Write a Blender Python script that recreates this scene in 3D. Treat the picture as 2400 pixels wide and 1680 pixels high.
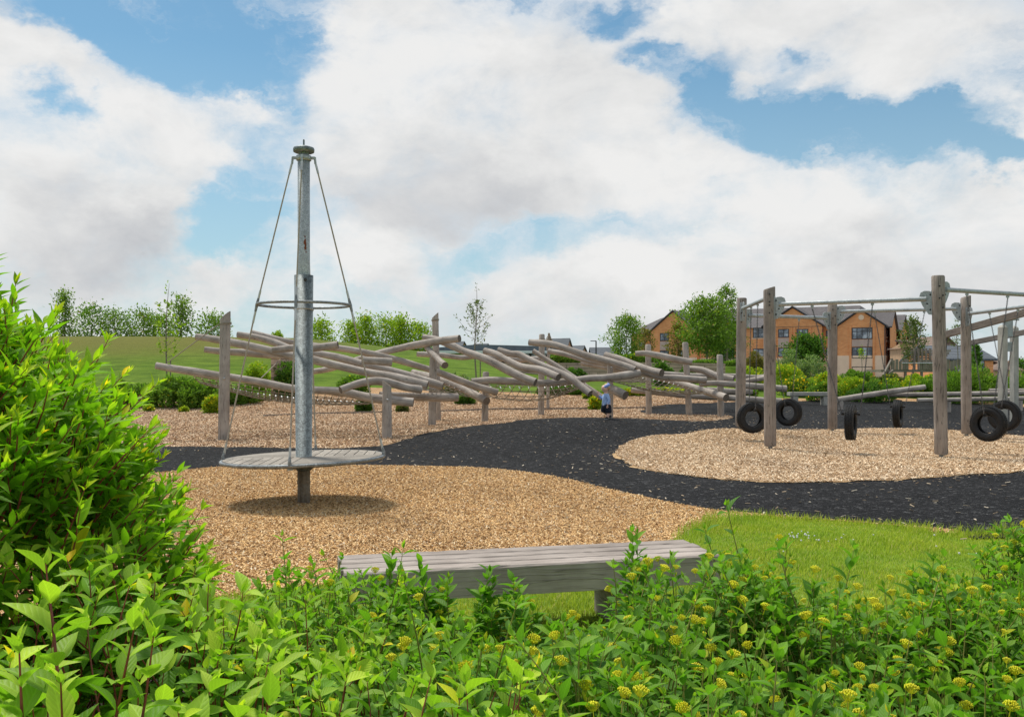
import bpy, math, random
import numpy as np
from mathutils import Vector, Matrix
R = math.radians
scene = bpy.context.scene
for o in list(bpy.data.objects): bpy.data.objects.remove(o)

# ------------------------------------------------------------------ camera
FPX, CX, HY, EYE = 2170.0, 1200.0, 870.0, 1.6
cd = bpy.data.cameras.new('camera'); cam = bpy.data.objects.new('camera', cd)
scene.collection.objects.link(cam); scene.camera = cam
cam.location = (0, 0, EYE); cam.rotation_euler = (R(90), 0, 0)
cd.sensor_width = 36; cd.lens = 36 * FPX / 2400; cd.shift_y = (HY - 840) / 2400
cd.clip_end = 6000; cd.clip_start = 0.05
scene.render.engine = 'CYCLES'
scene.view_settings.view_transform = 'Standard'; scene.view_settings.look = 'None'
scene.view_settings.exposure = 0.22; scene.view_settings.gamma = 1
scene.render.resolution_x, scene.render.resolution_y = 1024, 716

# ------------------------------------------------------------------ sun
SUN_EL, SUN_AZ = 64.0, -40.0     # azimuth measured from +Y towards +X
sd = bpy.data.lights.new('sun', 'SUN'); sd.energy = 3.4; sd.angle = R(11); sd.color = (1.0, .95, .86)
sun = bpy.data.objects.new('sun', sd); scene.collection.objects.link(sun)
sv = Vector((math.cos(R(SUN_EL)) * math.sin(R(SUN_AZ)), math.cos(R(SUN_EL)) * math.cos(R(SUN_AZ)), math.sin(R(SUN_EL))))
sun.rotation_euler = sv.to_track_quat('Z', 'Y').to_euler(); sun.location = (0, 0, 30)

# ------------------------------------------------------------------ node helpers
def newmat(name):
    m = bpy.data.materials.new(name); m.use_nodes = True; nt = m.node_tree; nt.nodes.clear()
    return m, nt
def N(nt, t, **kw):
    n = nt.nodes.new(t)
    for k, v in kw.items():
        if k.startswith('i_'):
            key = k[2:]; key = int(key) if key.isdigit() else key.replace('_', ' ')
            n.inputs[key].default_value = v
        else: setattr(n, k, v)
    return n
def lk(nt, a, b): nt.links.new(a, b)
def ramp(nt, fac, stops, interp='LINEAR'):
    r = nt.nodes.new('ShaderNodeValToRGB'); r.color_ramp.interpolation = interp
    els = r.color_ramp.elements
    while len(els) < len(stops): els.new(0.5)
    for e, (p, c) in zip(els, stops):
        e.position = p; e.color = (c[0], c[1], c[2], 1) if hasattr(c, '__len__') else (c, c, c, 1)
    if fac is not None: lk(nt, fac, r.inputs[0])
    return r.outputs[0]
def math_(nt, op, a, b=None, c=None, clamp=False):
    n = nt.nodes.new('ShaderNodeMath'); n.operation = op; n.use_clamp = clamp
    for i, v in enumerate((a, b, c)):
        if v is None: continue
        if isinstance(v, (int, float)): n.inputs[i].default_value = v
        else: lk(nt, v, n.inputs[i])
    return n.outputs[0]
def mixc(nt, fac, a, b, mode='MIX'):
    n = nt.nodes.new('ShaderNodeMix'); n.data_type = 'RGBA'; n.blend_type = mode
    for s, v in ((n.inputs[0], fac), (n.inputs[6], a), (n.inputs[7], b)):
        if isinstance(v, (int, float)): s.default_value = v
        elif isinstance(v, tuple): s.default_value = (*v, 1) if len(v) == 3 else v
        else: lk(nt, v, s)
    return n.outputs[2]
def noise(nt, vec, scale, detail=4, rough=.55, dist=0):
    n = N(nt, 'ShaderNodeTexNoise'); n.inputs['Scale'].default_value = scale
    n.inputs['Detail'].default_value = detail; n.inputs['Roughness'].default_value = rough
    n.inputs['Distortion'].default_value = dist
    if vec is not None: lk(nt, vec, n.inputs['Vector'])
    return n.outputs['Fac']
def mapping(nt, vec, scale=(1, 1, 1), rot=(0, 0, 0), loc=(0, 0, 0)):
    m = N(nt, 'ShaderNodeMapping'); m.inputs['Scale'].default_value = scale
    m.inputs['Rotation'].default_value = rot; m.inputs['Location'].default_value = loc
    lk(nt, vec, m.inputs['Vector']); return m.outputs[0]
def finish(nt, color, rough=.8, bump=None, bstr=.3, bdist=.01, metal=0, spec=.3, trans=0, tcol=None):
    p = N(nt, 'ShaderNodeBsdfPrincipled')
    for key, v in (('Base Color', color), ('Roughness', rough), ('Metallic', metal), ('Specular IOR Level', spec)):
        if isinstance(v, (int, float)): p.inputs[key].default_value = v
        elif isinstance(v, tuple): p.inputs[key].default_value = (*v, 1)
        else: lk(nt, v, p.inputs[key])
    if bump is not None:
        b = N(nt, 'ShaderNodeBump'); b.inputs['Strength'].default_value = bstr; b.inputs['Distance'].default_value = bdist
        lk(nt, bump, b.inputs['Height']); lk(nt, b.outputs[0], p.inputs['Normal'])
    out = N(nt, 'ShaderNodeOutputMaterial'); sh = p.outputs[0]
    if trans:
        t = N(nt, 'ShaderNodeBsdfTranslucent'); lk(nt, tcol, t.inputs['Color'])
        mx = N(nt, 'ShaderNodeMixShader'); mx.inputs[0].default_value = trans
        lk(nt, sh, mx.inputs[1]); lk(nt, t.outputs[0], mx.inputs[2]); sh = mx.outputs[0]
    lk(nt, sh, out.inputs[0])

# ------------------------------------------------------------------ world: physical sky with a cloud layer
W = bpy.data.worlds.new('World'); scene.world = W; W.use_nodes = True
nt = W.node_tree; nt.nodes.clear()
sky = N(nt, 'ShaderNodeTexSky', sky_type='NISHITA', sun_disc=False)
sky.sun_elevation = R(SUN_EL); sky.sun_rotation = R(SUN_AZ); sky.dust_density = .6; sky.ozone_density = 2.0; sky.air_density = 1.0
tc = N(nt, 'ShaderNodeTexCoord'); dirv = tc.outputs['Generated']
def pxdir(px, py):
    v = Vector(((px - CX) / FPX, 1, (HY - py) / FPX)); v.normalize(); return v
SQ = (1, 1, 1.7)
warp = N(nt, 'ShaderNodeTexNoise'); warp.inputs['Scale'].default_value = 5; warp.inputs['Detail'].default_value = 7
warp.inputs['Roughness'].default_value = .62
lk(nt, mapping(nt, dirv, (1, 1, 1.5)), warp.inputs['Vector'])
wv = N(nt, 'ShaderNodeVectorMath', operation='SUBTRACT'); lk(nt, warp.outputs['Color'], wv.inputs[0]); wv.inputs[1].default_value = (.5, .5, .5)
ws = N(nt, 'ShaderNodeVectorMath', operation='SCALE'); lk(nt, wv.outputs[0], ws.inputs[0]); ws.inputs['Scale'].default_value = .20
wd = N(nt, 'ShaderNodeVectorMath', operation='ADD'); lk(nt, dirv, wd.inputs[0]); lk(nt, ws.outputs[0], wd.inputs[1])
sq = mapping(nt, wd.outputs[0], SQ)
def blob(px, py, rpx, w, stretch=None):
    d = pxdir(px, py); n = N(nt, 'ShaderNodeVectorMath', operation='DISTANCE'); lk(nt, sq, n.inputs[0])
    n.inputs[1].default_value = (d.x * SQ[0], d.y * SQ[1], d.z * SQ[2])
    m = N(nt, 'ShaderNodeMapRange', interpolation_type='SMOOTHSTEP'); lk(nt, n.outputs['Value'], m.inputs[0])
    m.inputs[1].default_value = rpx / FPX * 1.35; m.inputs[2].default_value = rpx / FPX * .1
    m.inputs[3].default_value = 0; m.inputs[4].default_value = w
    return m.outputs[0]
def summ(lst):
    a = lst[0]
    for b in lst[1:]: a = math_(nt, 'ADD', a, b)
    return a
# clouds (positive) and gaps of blue (negative), as directions of the sky
CL = [(90, 130, 150, .8), (40, 330, 230, .9), (230, 420, 220, .9), (130, 540, 220, .8), (360, 420, 150, .5), (330, 240, 140, .35), (470, 300, 130, .35),
      (980, 90, 240, .9), (1230, 220, 300, 1.0), (850, 260, 190, .9), (1000, 400, 260, .9), (1330, 370, 230, .8), (760, 110, 80, .5), (1540, 420, 150, .6), (1450, 270, 120, .6),
      (1720, 430, 130, .5), (820, 590, 130, .8), (900, 620, 120, .6), (590, 660, 120, .5),
      (1700, 50, 170, .6), (1980, 60, 230, .7), (2300, 90, 200, .8), (1980, 200, 90, .5), (1760, 190, 80, .5), (2200, 170, 110, .4), (1560, 90, 100, .4),
      (1900, 620, 290, .9), (2230, 540, 230, .9), (1560, 660, 230, .9), (1250, 720, 180, .7), (2380, 640, 260, .7), (1850, 480, 120, .5), (2350, 480, 140, .6),
      (1800, 215, 75, .8), (1960, 235, 80, .8), (2090, 250, 70, .7), (2330, 260, 80, .7), (2180, 400, 80, .5), (440, 90, 60, .5), (560, 240, 80, .6), (200, 680, 110, .45), (1000, 740, 140, .4), (400, 720, 160, .3)]
HO = [(330, 60, 190, -1.0), (520, 110, 170, -.9), (640, 60, 110, -.7), (200, 30, 130, -.6), (170, 290, 75, -.9), (590, 210, 90, -.5), (570, 480, 110, -1.1), (520, 560, 90, -.9), (600, 410, 60, -.4),
      (1460, 60, 70, -.9), (1530, 160, 75, -.9), (1620, 200, 70, -.6), (1690, 270, 110, -.9), (1850, 320, 150, -1.0), (2030, 330, 160, -1.0), (2200, 320, 150, -.9),
      (2350, 330, 100, -.8), (2060, 430, 90, -.5), (1720, 160, 50, -.5), (1870, 130, 40, -.5), (1150, 575, 90, -.7), (1300, 560, 110, -.7), (1430, 530, 80, -.5), (1010, 570, 60, -.6), (1080, 620, 90, -.6), (1880, 150, 40, -.5), (80, 640, 90, -.3)]
pos = math_(nt, 'MINIMUM', summ([blob(*b) for b in CL]), .62)
neg = summ([blob(*b) for b in HO])
field = math_(nt, 'ADD', pos, neg)
det = noise(nt, mapping(nt, dirv, (1, 1, 1.5)), 9, 10, .62, .25)
det2 = noise(nt, mapping(nt, dirv, (1, 1, 2.2)), 3.0, 6, .55)
f = math_(nt, 'ADD', field, math_(nt, 'MULTIPLY', math_(nt, 'SUBTRACT', det, .5), 2.7))
f = math_(nt, 'ADD', f, math_(nt, 'MULTIPLY', math_(nt, 'SUBTRACT', det2, .5), 1.0))
mr = N(nt, 'ShaderNodeMapRange', interpolation_type='SMOOTHSTEP'); lk(nt, f, mr.inputs[0])
mr.inputs[1].default_value = -.50; mr.inputs[2].default_value = .78
cmask = mr.outputs[0]
# shading of the cloud bodies
SH = [(1100, 470, 220, .9), (1330, 460, 200, .7), (860, 470, 150, .5), (120, 590, 230, 1.0), (330, 540, 150, .7), (1850, 740, 300, .6), (1450, 740, 200, .6),
      (2250, 700, 250, .5), (880, 690, 150, .4), (2050, 110, 200, .25), (1950, 640, 120, .3), (60, 200, 90, .2)]
LT = [(1100, 150, 250, -.5), (90, 130, 130, -.5), (100, 310, 150, -.5), (1900, 540, 170, -.4), (1500, 610, 140, -.4), (830, 560, 90, -.4), (760, 200, 110, -.4), (2200, 450, 120, -.4)]
shf = summ([blob(*b) for b in SH + LT])
sn = noise(nt, mapping(nt, dirv, (1, 1, 1.8), loc=(.3, .2, .1)), 6.5, 8, .6, .3)
shv = math_(nt, 'ADD', math_(nt, 'MULTIPLY', shf, .50), math_(nt, 'MULTIPLY', math_(nt, 'SUBTRACT', sn, .40), 1.9))
shv = math_(nt, 'ADD', shv, math_(nt, 'MULTIPLY', math_(nt, 'SUBTRACT', det, .5), -.9))
ccol = ramp(nt, shv, [(0.0, (7.45, 7.4, 7.3)), (.35, (6.6, 6.6, 6.55)), (.75, (5.4, 5.45, 5.55)), (1.0, (4.7, 4.8, 5.0))])
# pale haze of the sky near the skyline
sepz = N(nt, 'ShaderNodeSeparateXYZ'); lk(nt, dirv, sepz.inputs[0])
hz = N(nt, 'ShaderNodeMapRange'); lk(nt, sepz.outputs[2], hz.inputs[0]); hz.inputs[1].default_value = .32; hz.inputs[2].default_value = 0.0
hz.inputs[3].default_value = 0; hz.inputs[4].default_value = .75
skyc = mixc(nt, 1.0, sky.outputs[0], (.70, .95, .92), 'MULTIPLY')
skyc = mixc(nt, hz.outputs[0], skyc, (4.4, 5.6, 6.4))
# thin veils of high cloud between the main masses
vl = noise(nt, mapping(nt, wd.outputs[0], (1, 1, 3.0), rot=(0, .25, 0)), 4.2, 9, .64, .6)
vm = N(nt, 'ShaderNodeMapRange', interpolation_type='SMOOTHSTEP'); lk(nt, math_(nt, 'ADD', vl, math_(nt, 'MULTIPLY', field, .12)), vm.inputs[0]); vm.inputs[1].default_value = .37; vm.inputs[2].default_value = .66; vm.inputs[4].default_value = .85
skyc = mixc(nt, vm.outputs[0], skyc, (6.3, 6.7, 7.1))
fin = mixc(nt, math_(nt, 'MULTIPLY', cmask, .96), skyc, ccol)
bg = N(nt, 'ShaderNodeBackground'); bg.inputs[1].default_value = .1; lk(nt, fin, bg.inputs[0])
wo = N(nt, 'ShaderNodeOutputWorld'); lk(nt, bg.outputs[0], wo.inputs[0])

# ------------------------------------------------------------------ terrain
def sstep(a, b, x): 
    t = np.clip((x - a) / (b - a), 0, 1); return t * t * (3 - 2 * t)
HX = [-60, -30, -22, -13, -8.8, -5.7, -2.6, 1.3, 5, 9, 14, 40]
HH = [2.6, 2.95, 2.95, 2.85, 2.45, 2.05, 1.6, .95, .45, .3, .3, .3]
def terr(x, y):
    x = np.asarray(x, float); y = np.asarray(y, float)
    z = .012 * np.clip(y - 20, 0, 30)
    z = z + .36 * np.exp(-((x - 2.2) / 4.2) ** 2 - ((y - 23.2) / 2.6) ** 2)
    z = z + .10 * np.exp(-((x - 9) / 6) ** 2 - ((y - 33) / 5) ** 2)
    left = 1 - sstep(6, 13, x)
    z = z + .42 * sstep(32.5, 38, y) * left
    z = z + .45 * sstep(38, 47, y) * (1 - left)
    h = np.interp(x, HX, HH)
    z = z + h * sstep(38, 57, y) - 0.02 * h * np.clip(y - 60, 0, 45)
    # raised lawn behind the retaining wall
    z = z + .85 * sstep(49.6, 50.4, y) * sstep(.5, 2.5, x) * (1 - sstep(12, 16, x)) * (1 - sstep(80, 110, y))
    z = z * (1 - .9 * sstep(85, 130, y))
    z = z + .03 * np.sin(x * .9 + y * .4) * np.sin(y * .7 - x * .3) * sstep(5, 9, y) * sstep(-60, -20, -y)
    return z
def gh(x, y): return float(terr(x, y))
def P(px, py, D): return Vector(((px - CX) / FPX * D, D, EYE - (py - HY) / FPX * D))
def PX(px, D, z): return Vector(((px - CX) / FPX * D, D, z))
def G(px, py):
    t = (px - CX) / FPX; s = (py - HY) / FPX
    ys = np.linspace(1.5, 80, 3000); d = EYE - s * ys - terr(t * ys, ys)
    i = np.where(d <= 0)[0]
    y = ys[i[0]] if len(i) else 80
    return Vector((t * y, y, gh(t * y, y)))

# ------------------------------------------------------------------ objects
col = scene.collection
def tag(o, label=None, cat=None, group=None, kind=None):
    if label: o['label'] = label
    if cat: o['category'] = cat
    if group: o['group'] = group
    if kind: o['kind'] = kind
    return o
def empty(name, loc=(0, 0, 0), label=None, cat=None, group=None, rz=0):
    o = bpy.data.objects.new(name, None); col.objects.link(o); o.location = loc; o.rotation_euler = (0, 0, rz)
    o.empty_display_size = .2
    return tag(o, label, cat, group)
def link(name, me, parent=None):
    o = bpy.data.objects.new(name, me); col.objects.link(o)
    if parent is not None: o.parent = parent
    return o
def copy_tree(o, parent=None):
    c = o.copy(); col.objects.link(c); c.parent = parent
    for ch in o.children: copy_tree(ch, c)
    return c

class MB:
    def __init__(s): s.v = []; s.f = []; s.uv = []; s.m = []; s.sm = []
    def add(s, vs, fs, uvs=None, m=0, smooth=False):
        b = len(s.v); s.v += [tuple(p) for p in vs]
        for k, f in enumerate(fs):
            s.f.append(tuple(b + i for i in f)); s.m.append(m); s.sm.append(smooth)
            if uvs is not None: s.uv += [tuple(u) for u in uvs[k]]
            else:
                for i in f: p = vs[i]; s.uv.append((p[0] + p[1], p[2]))
        return s
    def box(s, c, size, rz=0, m=0, M=None, ax=None):
        hx, hy, hz = size[0] / 2, size[1] / 2, size[2] / 2
        vs = [Vector((x, y, z)) for x in (-hx, hx) for y in (-hy, hy) for z in (-hz, hz)]
        fs = [(0, 1, 3, 2), (4, 6, 7, 5), (0, 4, 5, 1), (2, 3, 7, 6), (0, 2, 6, 4), (1, 5, 7, 3)]
        la = ax if ax is not None else int(np.argmax(size)); oth = [i for i in range(3) if i != la]
        uvs = [[(vs[i][oth[0]] + vs[i][oth[1]], vs[i][la]) for i in f] for f in fs]
        T = M if M is not None else Matrix.Rotation(rz, 3, 'Z')
        c = Vector(c); return s.add([c + T @ v for v in vs], fs, uvs, m)
    def bar(s, a, b, w, h, m=0, roll=0):
        a = Vector(a); b = Vector(b); d = b - a; L = d.length; q = d.to_track_quat('Y', 'Z').to_matrix()
        return s.box((a + b) / 2, (w, L, h), M=q @ Matrix.Rotation(roll, 3, 'Y'), m=m, ax=1)
    def tube(s, pts, rad, n=12, m=0, cap=1, sub=0, bump=0, seed=0, oval=1):
        pts = [Vector(p) for p in pts]
        if not hasattr(rad, '__len__'): rad = [rad] * len(pts)
        rad = list(rad)
        if sub and len(pts) > 1:
            np_, nr = [], []
            for i in range(len(pts) - 1):
                p0 = pts[i - 1] if i else pts[0] * 2 - pts[1]; p1, p2 = pts[i], pts[i + 1]
                p3 = pts[i + 2] if i + 2 < len(pts) else p2 * 2 - p1
                for k in range(sub):
                    t = k / sub
                    np_.append(.5 * ((2 * p1) + (-p0 + p2) * t + (2 * p0 - 5 * p1 + 4 * p2 - p3) * t * t + (-p0 + 3 * p1 - 3 * p2 + p3) * t ** 3))
                    nr.append(rad[i] * (1 - t) + rad[i + 1] * t)
            np_.append(pts[-1]); nr.append(rad[-1]); pts, rad = np_, nr
        rnd = random.Random(seed); ph = [rnd.uniform(0, 6.28) for _ in range(6)]
        vs, L = [], 0; nn = len(pts); ref = None; Ls = []
        for i, p in enumerate(pts):
            d = (pts[min(i + 1, nn - 1)] - pts[max(i - 1, 0)]).normalized()
            if ref is None:
                ref = Vector((0, 0, 1)) if abs(d.z) < .9 else Vector((1, 0, 0))
            x = d.cross(ref).normalized(); y = x.cross(d).normalized(); ref = y
            if i: L += (p - pts[i - 1]).length
            Ls.append(L)
            for k in range(n):
                a = 2 * math.pi * k / n; r = rad[i]
                if bump: r *= 1 + bump * (math.sin(a * 2 + ph[0] + L * 1.3) * .5 + math.sin(a * 3 + ph[1] + L * 2.1) * .35 + math.sin(L * 3.1 + ph[2]) * .8 + math.sin(L * 6.7 + ph[3] + a) * .35)
                vs.append(p + x * math.cos(a) * r + y * math.sin(a) * r * oval)
        fs, uvs = [], []
        for i in range(nn - 1):
            for k in range(n):
                k2 = (k + 1) % n
                fs.append((i * n + k, i * n + k2, (i + 1) * n + k2, (i + 1) * n + k))
                c = 2 * math.pi * rad[i]
                u0, u1 = k / n * c + seed * 1.37, (k + 1) / n * c + seed * 1.37
                o_ = seed * 3.1
                uvs.append([(u0, Ls[i] + o_), (u1, Ls[i] + o_), (u1, Ls[i + 1] + o_), (u0, Ls[i + 1] + o_)])
        s.add(vs, fs, uvs, m, True)
        if cap:
            capm = m if cap == 1 else cap - 1
            for idx, rev in ((0, True), (nn - 1, False)):
                ring = [vs[idx * n + k] for k in range(n)]
                fr = list(range(n)); uv = [(math.cos(2 * math.pi * k / n) * rad[idx] + seed, math.sin(2 * math.pi * k / n) * rad[idx]) for k in range(n)]
                if rev: fr.reverse(); uv.reverse()
                s.add(ring, [tuple(fr)], [uv], capm)
        return s
    def lathe(s, prof, c=(0, 0, 0), n=24, m=0, M=None, smooth=True):
        c = Vector(c); M = M or Matrix.Identity(3); vs = []
        for (r, z) in prof:
            for k in range(n):
                a = 2 * math.pi * k / n; vs.append(c + M @ Vector((r * math.cos(a), r * math.sin(a), z)))
        fs, uvs = [], []
        for i in range(len(prof) - 1):
            for k in range(n):
                k2 = (k + 1) % n; fs.append((i * n + k, i * n + k2, (i + 1) * n + k2, (i + 1) * n + k))
                q = max(prof[i][0], .02) * 6.28 / n
                uvs.append([(k * q, prof[i][1]), (k * q + q, prof[i][1]), (k * q + q, prof[i + 1][1]), (k * q, prof[i + 1][1])])
        return s.add(vs, fs, uvs, m, smooth)
    def prism(s, poly, a, b, m=0, M=None, c=(0, 0, 0)):
        # poly in (x,z) plane extruded along y from a to b
        n = len(poly); c = Vector(c); M = M or Matrix.Identity(3)
        vs = [c + M @ Vector((p[0], a, p[1])) for p in poly] + [c + M @ Vector((p[0], b, p[1])) for p in poly]
        fs = [tuple(range(n)), tuple(reversed(range(n, 2 * n)))] + [((i + 1) % n, i, n + i, n + (i + 1) % n) for i in range(n)]
        return s.add(vs, fs, None, m)
    def build(s, name, mats, parent=None, bevel=0, flip=False):
        me = bpy.data.meshes.new(name); me.from_pydata(s.v, [], s.f)
        if not isinstance(mats, (list, tuple)): mats = [mats]
        for mt in mats: me.materials.append(mt)
        me.polygons.foreach_set('material_index', s.m); me.polygons.foreach_set('use_smooth', s.sm)
        ul = me.uv_layers.new(name='UVMap'); ul.data.foreach_set('uv', np.array(s.uv, 'f').ravel())
        me.update(); o = link(name, me, parent)
        if bevel:
            b = o.modifiers.new('bevel', 'BEVEL'); b.width = bevel; b.segments = 2; b.limit_method = 'ANGLE'; b.angle_limit = R(50)
        return o

def bigmesh(name, V, F, mats, parent=None, uv=None, attrs=None, smooth=True, matidx=None):
    """V (n,3), F (m,k) all faces k-gons"""
    me = bpy.data.meshes.new(name); n, k = F.shape
    me.vertices.add(len(V)); me.vertices.foreach_set('co', V.astype('f').ravel())
    me.loops.add(n * k); me.loops.foreach_set('vertex_index', F.astype('i').ravel())
    me.polygons.add(n); me.polygons.foreach_set('loop_start', np.arange(0, n * k, k, dtype='i'))
    try: me.polygons.foreach_set('loop_total', np.full(n, k, 'i'))
    except Exception: pass
    me.update(calc_edges=True)
    me.polygons.foreach_set('use_smooth', np.full(n, smooth))
    if not isinstance(mats, (list, tuple)): mats = [mats]
    for mt in mats: me.materials.append(mt)
    if matidx is not None: me.polygons.foreach_set('material_index', matidx.astype('i'))
    if uv is not None:
        ul = me.uv_layers.new(name='UVMap'); ul.data.foreach_set('uv', uv[F.ravel()].astype('f').ravel())
    if attrs:
        for kx, a in attrs.items():
            at = me.attributes.new(kx, 'FLOAT', 'POINT'); at.data.foreach_set('value', a.astype('f'))
    me.update(); return link(name, me, parent)

# leaf templates: across(-.5...5), along 0..1
def template(kind):
    if kind == 'full':
        rows = [(0, .03), (.07, .17), (.18, .37), (.34, .49), (.5, .485), (.66, .38), (.81, .22), (.92, .09), (1, .01)]
    elif kind == 'mid':
        rows = [(0, .04), (.35, .5), (.7, .36), (1, .02)]
    else:
        rows = [(0, .05), (.45, .5), (1, .03)]
    vs = []; fs = []
    for (y, w) in rows: vs += [(-w, y), (0, y), (w, y)]
    for i in range(len(rows) - 1):
        a = i * 3; fs += [(a, a + 1, a + 4, a + 3), (a + 1, a + 2, a + 5, a + 4)]
    return np.array(vs), np.array(fs)
TPL = {k: template(k) for k in ('full', 'mid', 'small')}
def nrm(a): return a / np.maximum(np.linalg.norm(a, axis=-1, keepdims=True), 1e-9)
def leaf_mesh(name, pos, d, nv, L, Wd, tint, mat, parent, kind='full', curl=.25, fold=.35, rng=None):
    t, fs = TPL[kind]; n = len(pos); rng = rng or np.random.default_rng(1)
    d = nrm(d); x = nrm(np.cross(d, nv)); z = np.cross(x, d)
    cu = rng.uniform(.2, 1.6, n)[:, None] * curl
    lx = t[:, 0][None] * Wd[:, None]; ly = t[:, 1][None] * L[:, None]
    tw = rng.normal(0, .25, n)[:, None]
    lz = np.abs(lx) * fold - cu * L[:, None] * t[:, 1][None] ** 2 + lx * tw * t[:, 1][None]
    V = pos[:, None] + x[:, None] * lx[..., None] + d[:, None] * ly[..., None] + z[:, None] * lz[..., None]
    k = len(t); F = (fs[None] + (np.arange(n) * k)[:, None, None]).reshape(-1, 4)
    uv = np.tile(np.stack([t[:, 0], t[:, 1]], 1), (n, 1))
    return bigmesh(name, V.reshape(-1, 3), F, mat, parent, uv, {'tint': np.repeat(tint, k)})
# ------------------------------------------------------------------ materials
def uvn(nt): return N(nt, 'ShaderNodeTexCoord').outputs['UV']
def objc(nt): return N(nt, 'ShaderNodeTexCoord').outputs['Object']
def geo(nt): return N(nt, 'ShaderNodeNewGeometry')
def mat_wood(name, base, dark, light, gs=1.0, crack=.5, weather=.35):
    m, nt = newmat(name); uv = uvn(nt)
    g1 = noise(nt, mapping(nt, uv, (38 * gs, 2.2 * gs, 1)), 1, 6, .6, .6)
    g2 = noise(nt, mapping(nt, uv, (120 * gs, 5 * gs, 1)), 1, 3, .6)
    big = noise(nt, mapping(nt, uv, (5, 1.2, 1)), 1, 4, .6)
    pos = noise(nt, objc(nt), 2.3, 4, .6)
    c = ramp(nt, g1, [(.25, dark), (.5, base), (.75, light)])
    c = mixc(nt, .5, c, ramp(nt, g2, [(.3, dark), (.65, light)]))
    c = mixc(nt, weather, c, ramp(nt, big, [(.3, tuple(v * .62 for v in base)), (.6, tuple(v * 1.15 for v in base))]))
    c = mixc(nt, .35, c, ramp(nt, pos, [(.35, tuple(v * .7 for v in base)), (.65, tuple(v * 1.25 for v in light))]))
    ck = noise(nt, mapping(nt, uv, (17 * gs, .8 * gs, 1), loc=(3, 1, 0)), 1, 3, .5, .4)
    ckm = ramp(nt, ck, [(.0, 1), (.485, 1), (.5, 1 - crack), (.515, 1), (1, 1)])
    c = mixc(nt, 1, c, ckm, 'MULTIPLY')
    vk = N(nt, 'ShaderNodeTexVoronoi', feature='F1'); lk(nt, mapping(nt, uv, (4.5, 2.2, 1)), vk.inputs['Vector']); vk.inputs['Scale'].default_value = 1
    kn = ramp(nt, vk.outputs['Distance'], [(0, .28), (.06, .4), (.10, 1), (1, 1)])
    c = mixc(nt, .8, c, kn, 'MULTIPLY')
    c = mixc(nt, 1, c, ramp(nt, geo(nt).outputs['Random Per Island'], [(0, .86), (1, 1.14)]), 'MULTIPLY')
    h = math_(nt, 'ADD', math_(nt, 'MULTIPLY', g1, .7), math_(nt, 'MULTIPLY', ckm, 1.0))
    finish(nt, c, .85, h, .5, .012, spec=.2); return m
def mat_endgrain(name, base, dark):
    m, nt = newmat(name); uv = uvn(nt); 
    w = N(nt, 'ShaderNodeTexNoise'); lk(nt, uv, w.inputs['Vector']); w.inputs['Scale'].default_value = 30; w.inputs['Detail'].default_value = 4
    r = noise(nt, mapping(nt, uv, (90, 9, 1)), 1, 3)
    c = mixc(nt, .5, ramp(nt, w.outputs[0], [(.3, dark), (.7, base)]), ramp(nt, r, [(.35, dark), (.65, base)]))
    finish(nt, c, .9, w.outputs[0], .4, .005, spec=.15); return m
def mat_galv(name, tone=.34, spang=1.0, tint=(.93, 1.0, 1.03), contrast=1):
    m, nt = newmat(name); oc = objc(nt)
    v = N(nt, 'ShaderNodeTexVoronoi', feature='F1'); v.inputs['Scale'].default_value = 55 * spang
    dn = N(nt, 'ShaderNodeTexNoise'); dn.inputs['Scale'].default_value = 30; lk(nt, oc, dn.inputs['Vector'])
    lk(nt, mixc(nt, .12, oc, dn.outputs['Color']), v.inputs['Vector'])
    n1 = noise(nt, oc, 70 * spang, 5, .7); n2 = noise(nt, mapping(nt, oc, (1, 1, .25)), 5, 4)
    sc = N(nt, 'ShaderNodeSeparateColor'); lk(nt, v.outputs['Color'], sc.inputs[0])
    a = math_(nt, 'ADD', math_(nt, 'MULTIPLY', sc.outputs[0], .35), math_(nt, 'MULTIPLY', n1, .65))
    t = [tuple(tone * k * q for q in tint) for k in (.55, .95, 1.7)]
    c = ramp(nt, a, [(.5 - .16 / contrast, t[0]), (.5, t[1]), (.5 + .14 / contrast, t[2])])
    c = mixc(nt, .4, c, ramp(nt, n2, [(.3, tuple(v_ * .6 for v_ in t[1])), (.7, tuple(v_ * 1.3 for v_ in t[1]))]))
    finish(nt, c, ramp(nt, n1, [(.3, .42), (.7, .62)]), None, metal=.45, spec=.5); return m
def mat_plain(name, c, rough=.6, metal=0, spec=.4, var=.12, sc=6, bump=0):
    m, nt = newmat(name); n1 = noise(nt, objc(nt), sc, 5, .6)
    cc = ramp(nt, n1, [(.3, tuple(v * (1 - var * 1.6) for v in c)), (.7, tuple(min(v * (1 + var * 1.6), 1) for v in c))])
    finish(nt, cc, rough, n1 if bump else None, bump, .01, metal, spec); return m
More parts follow.
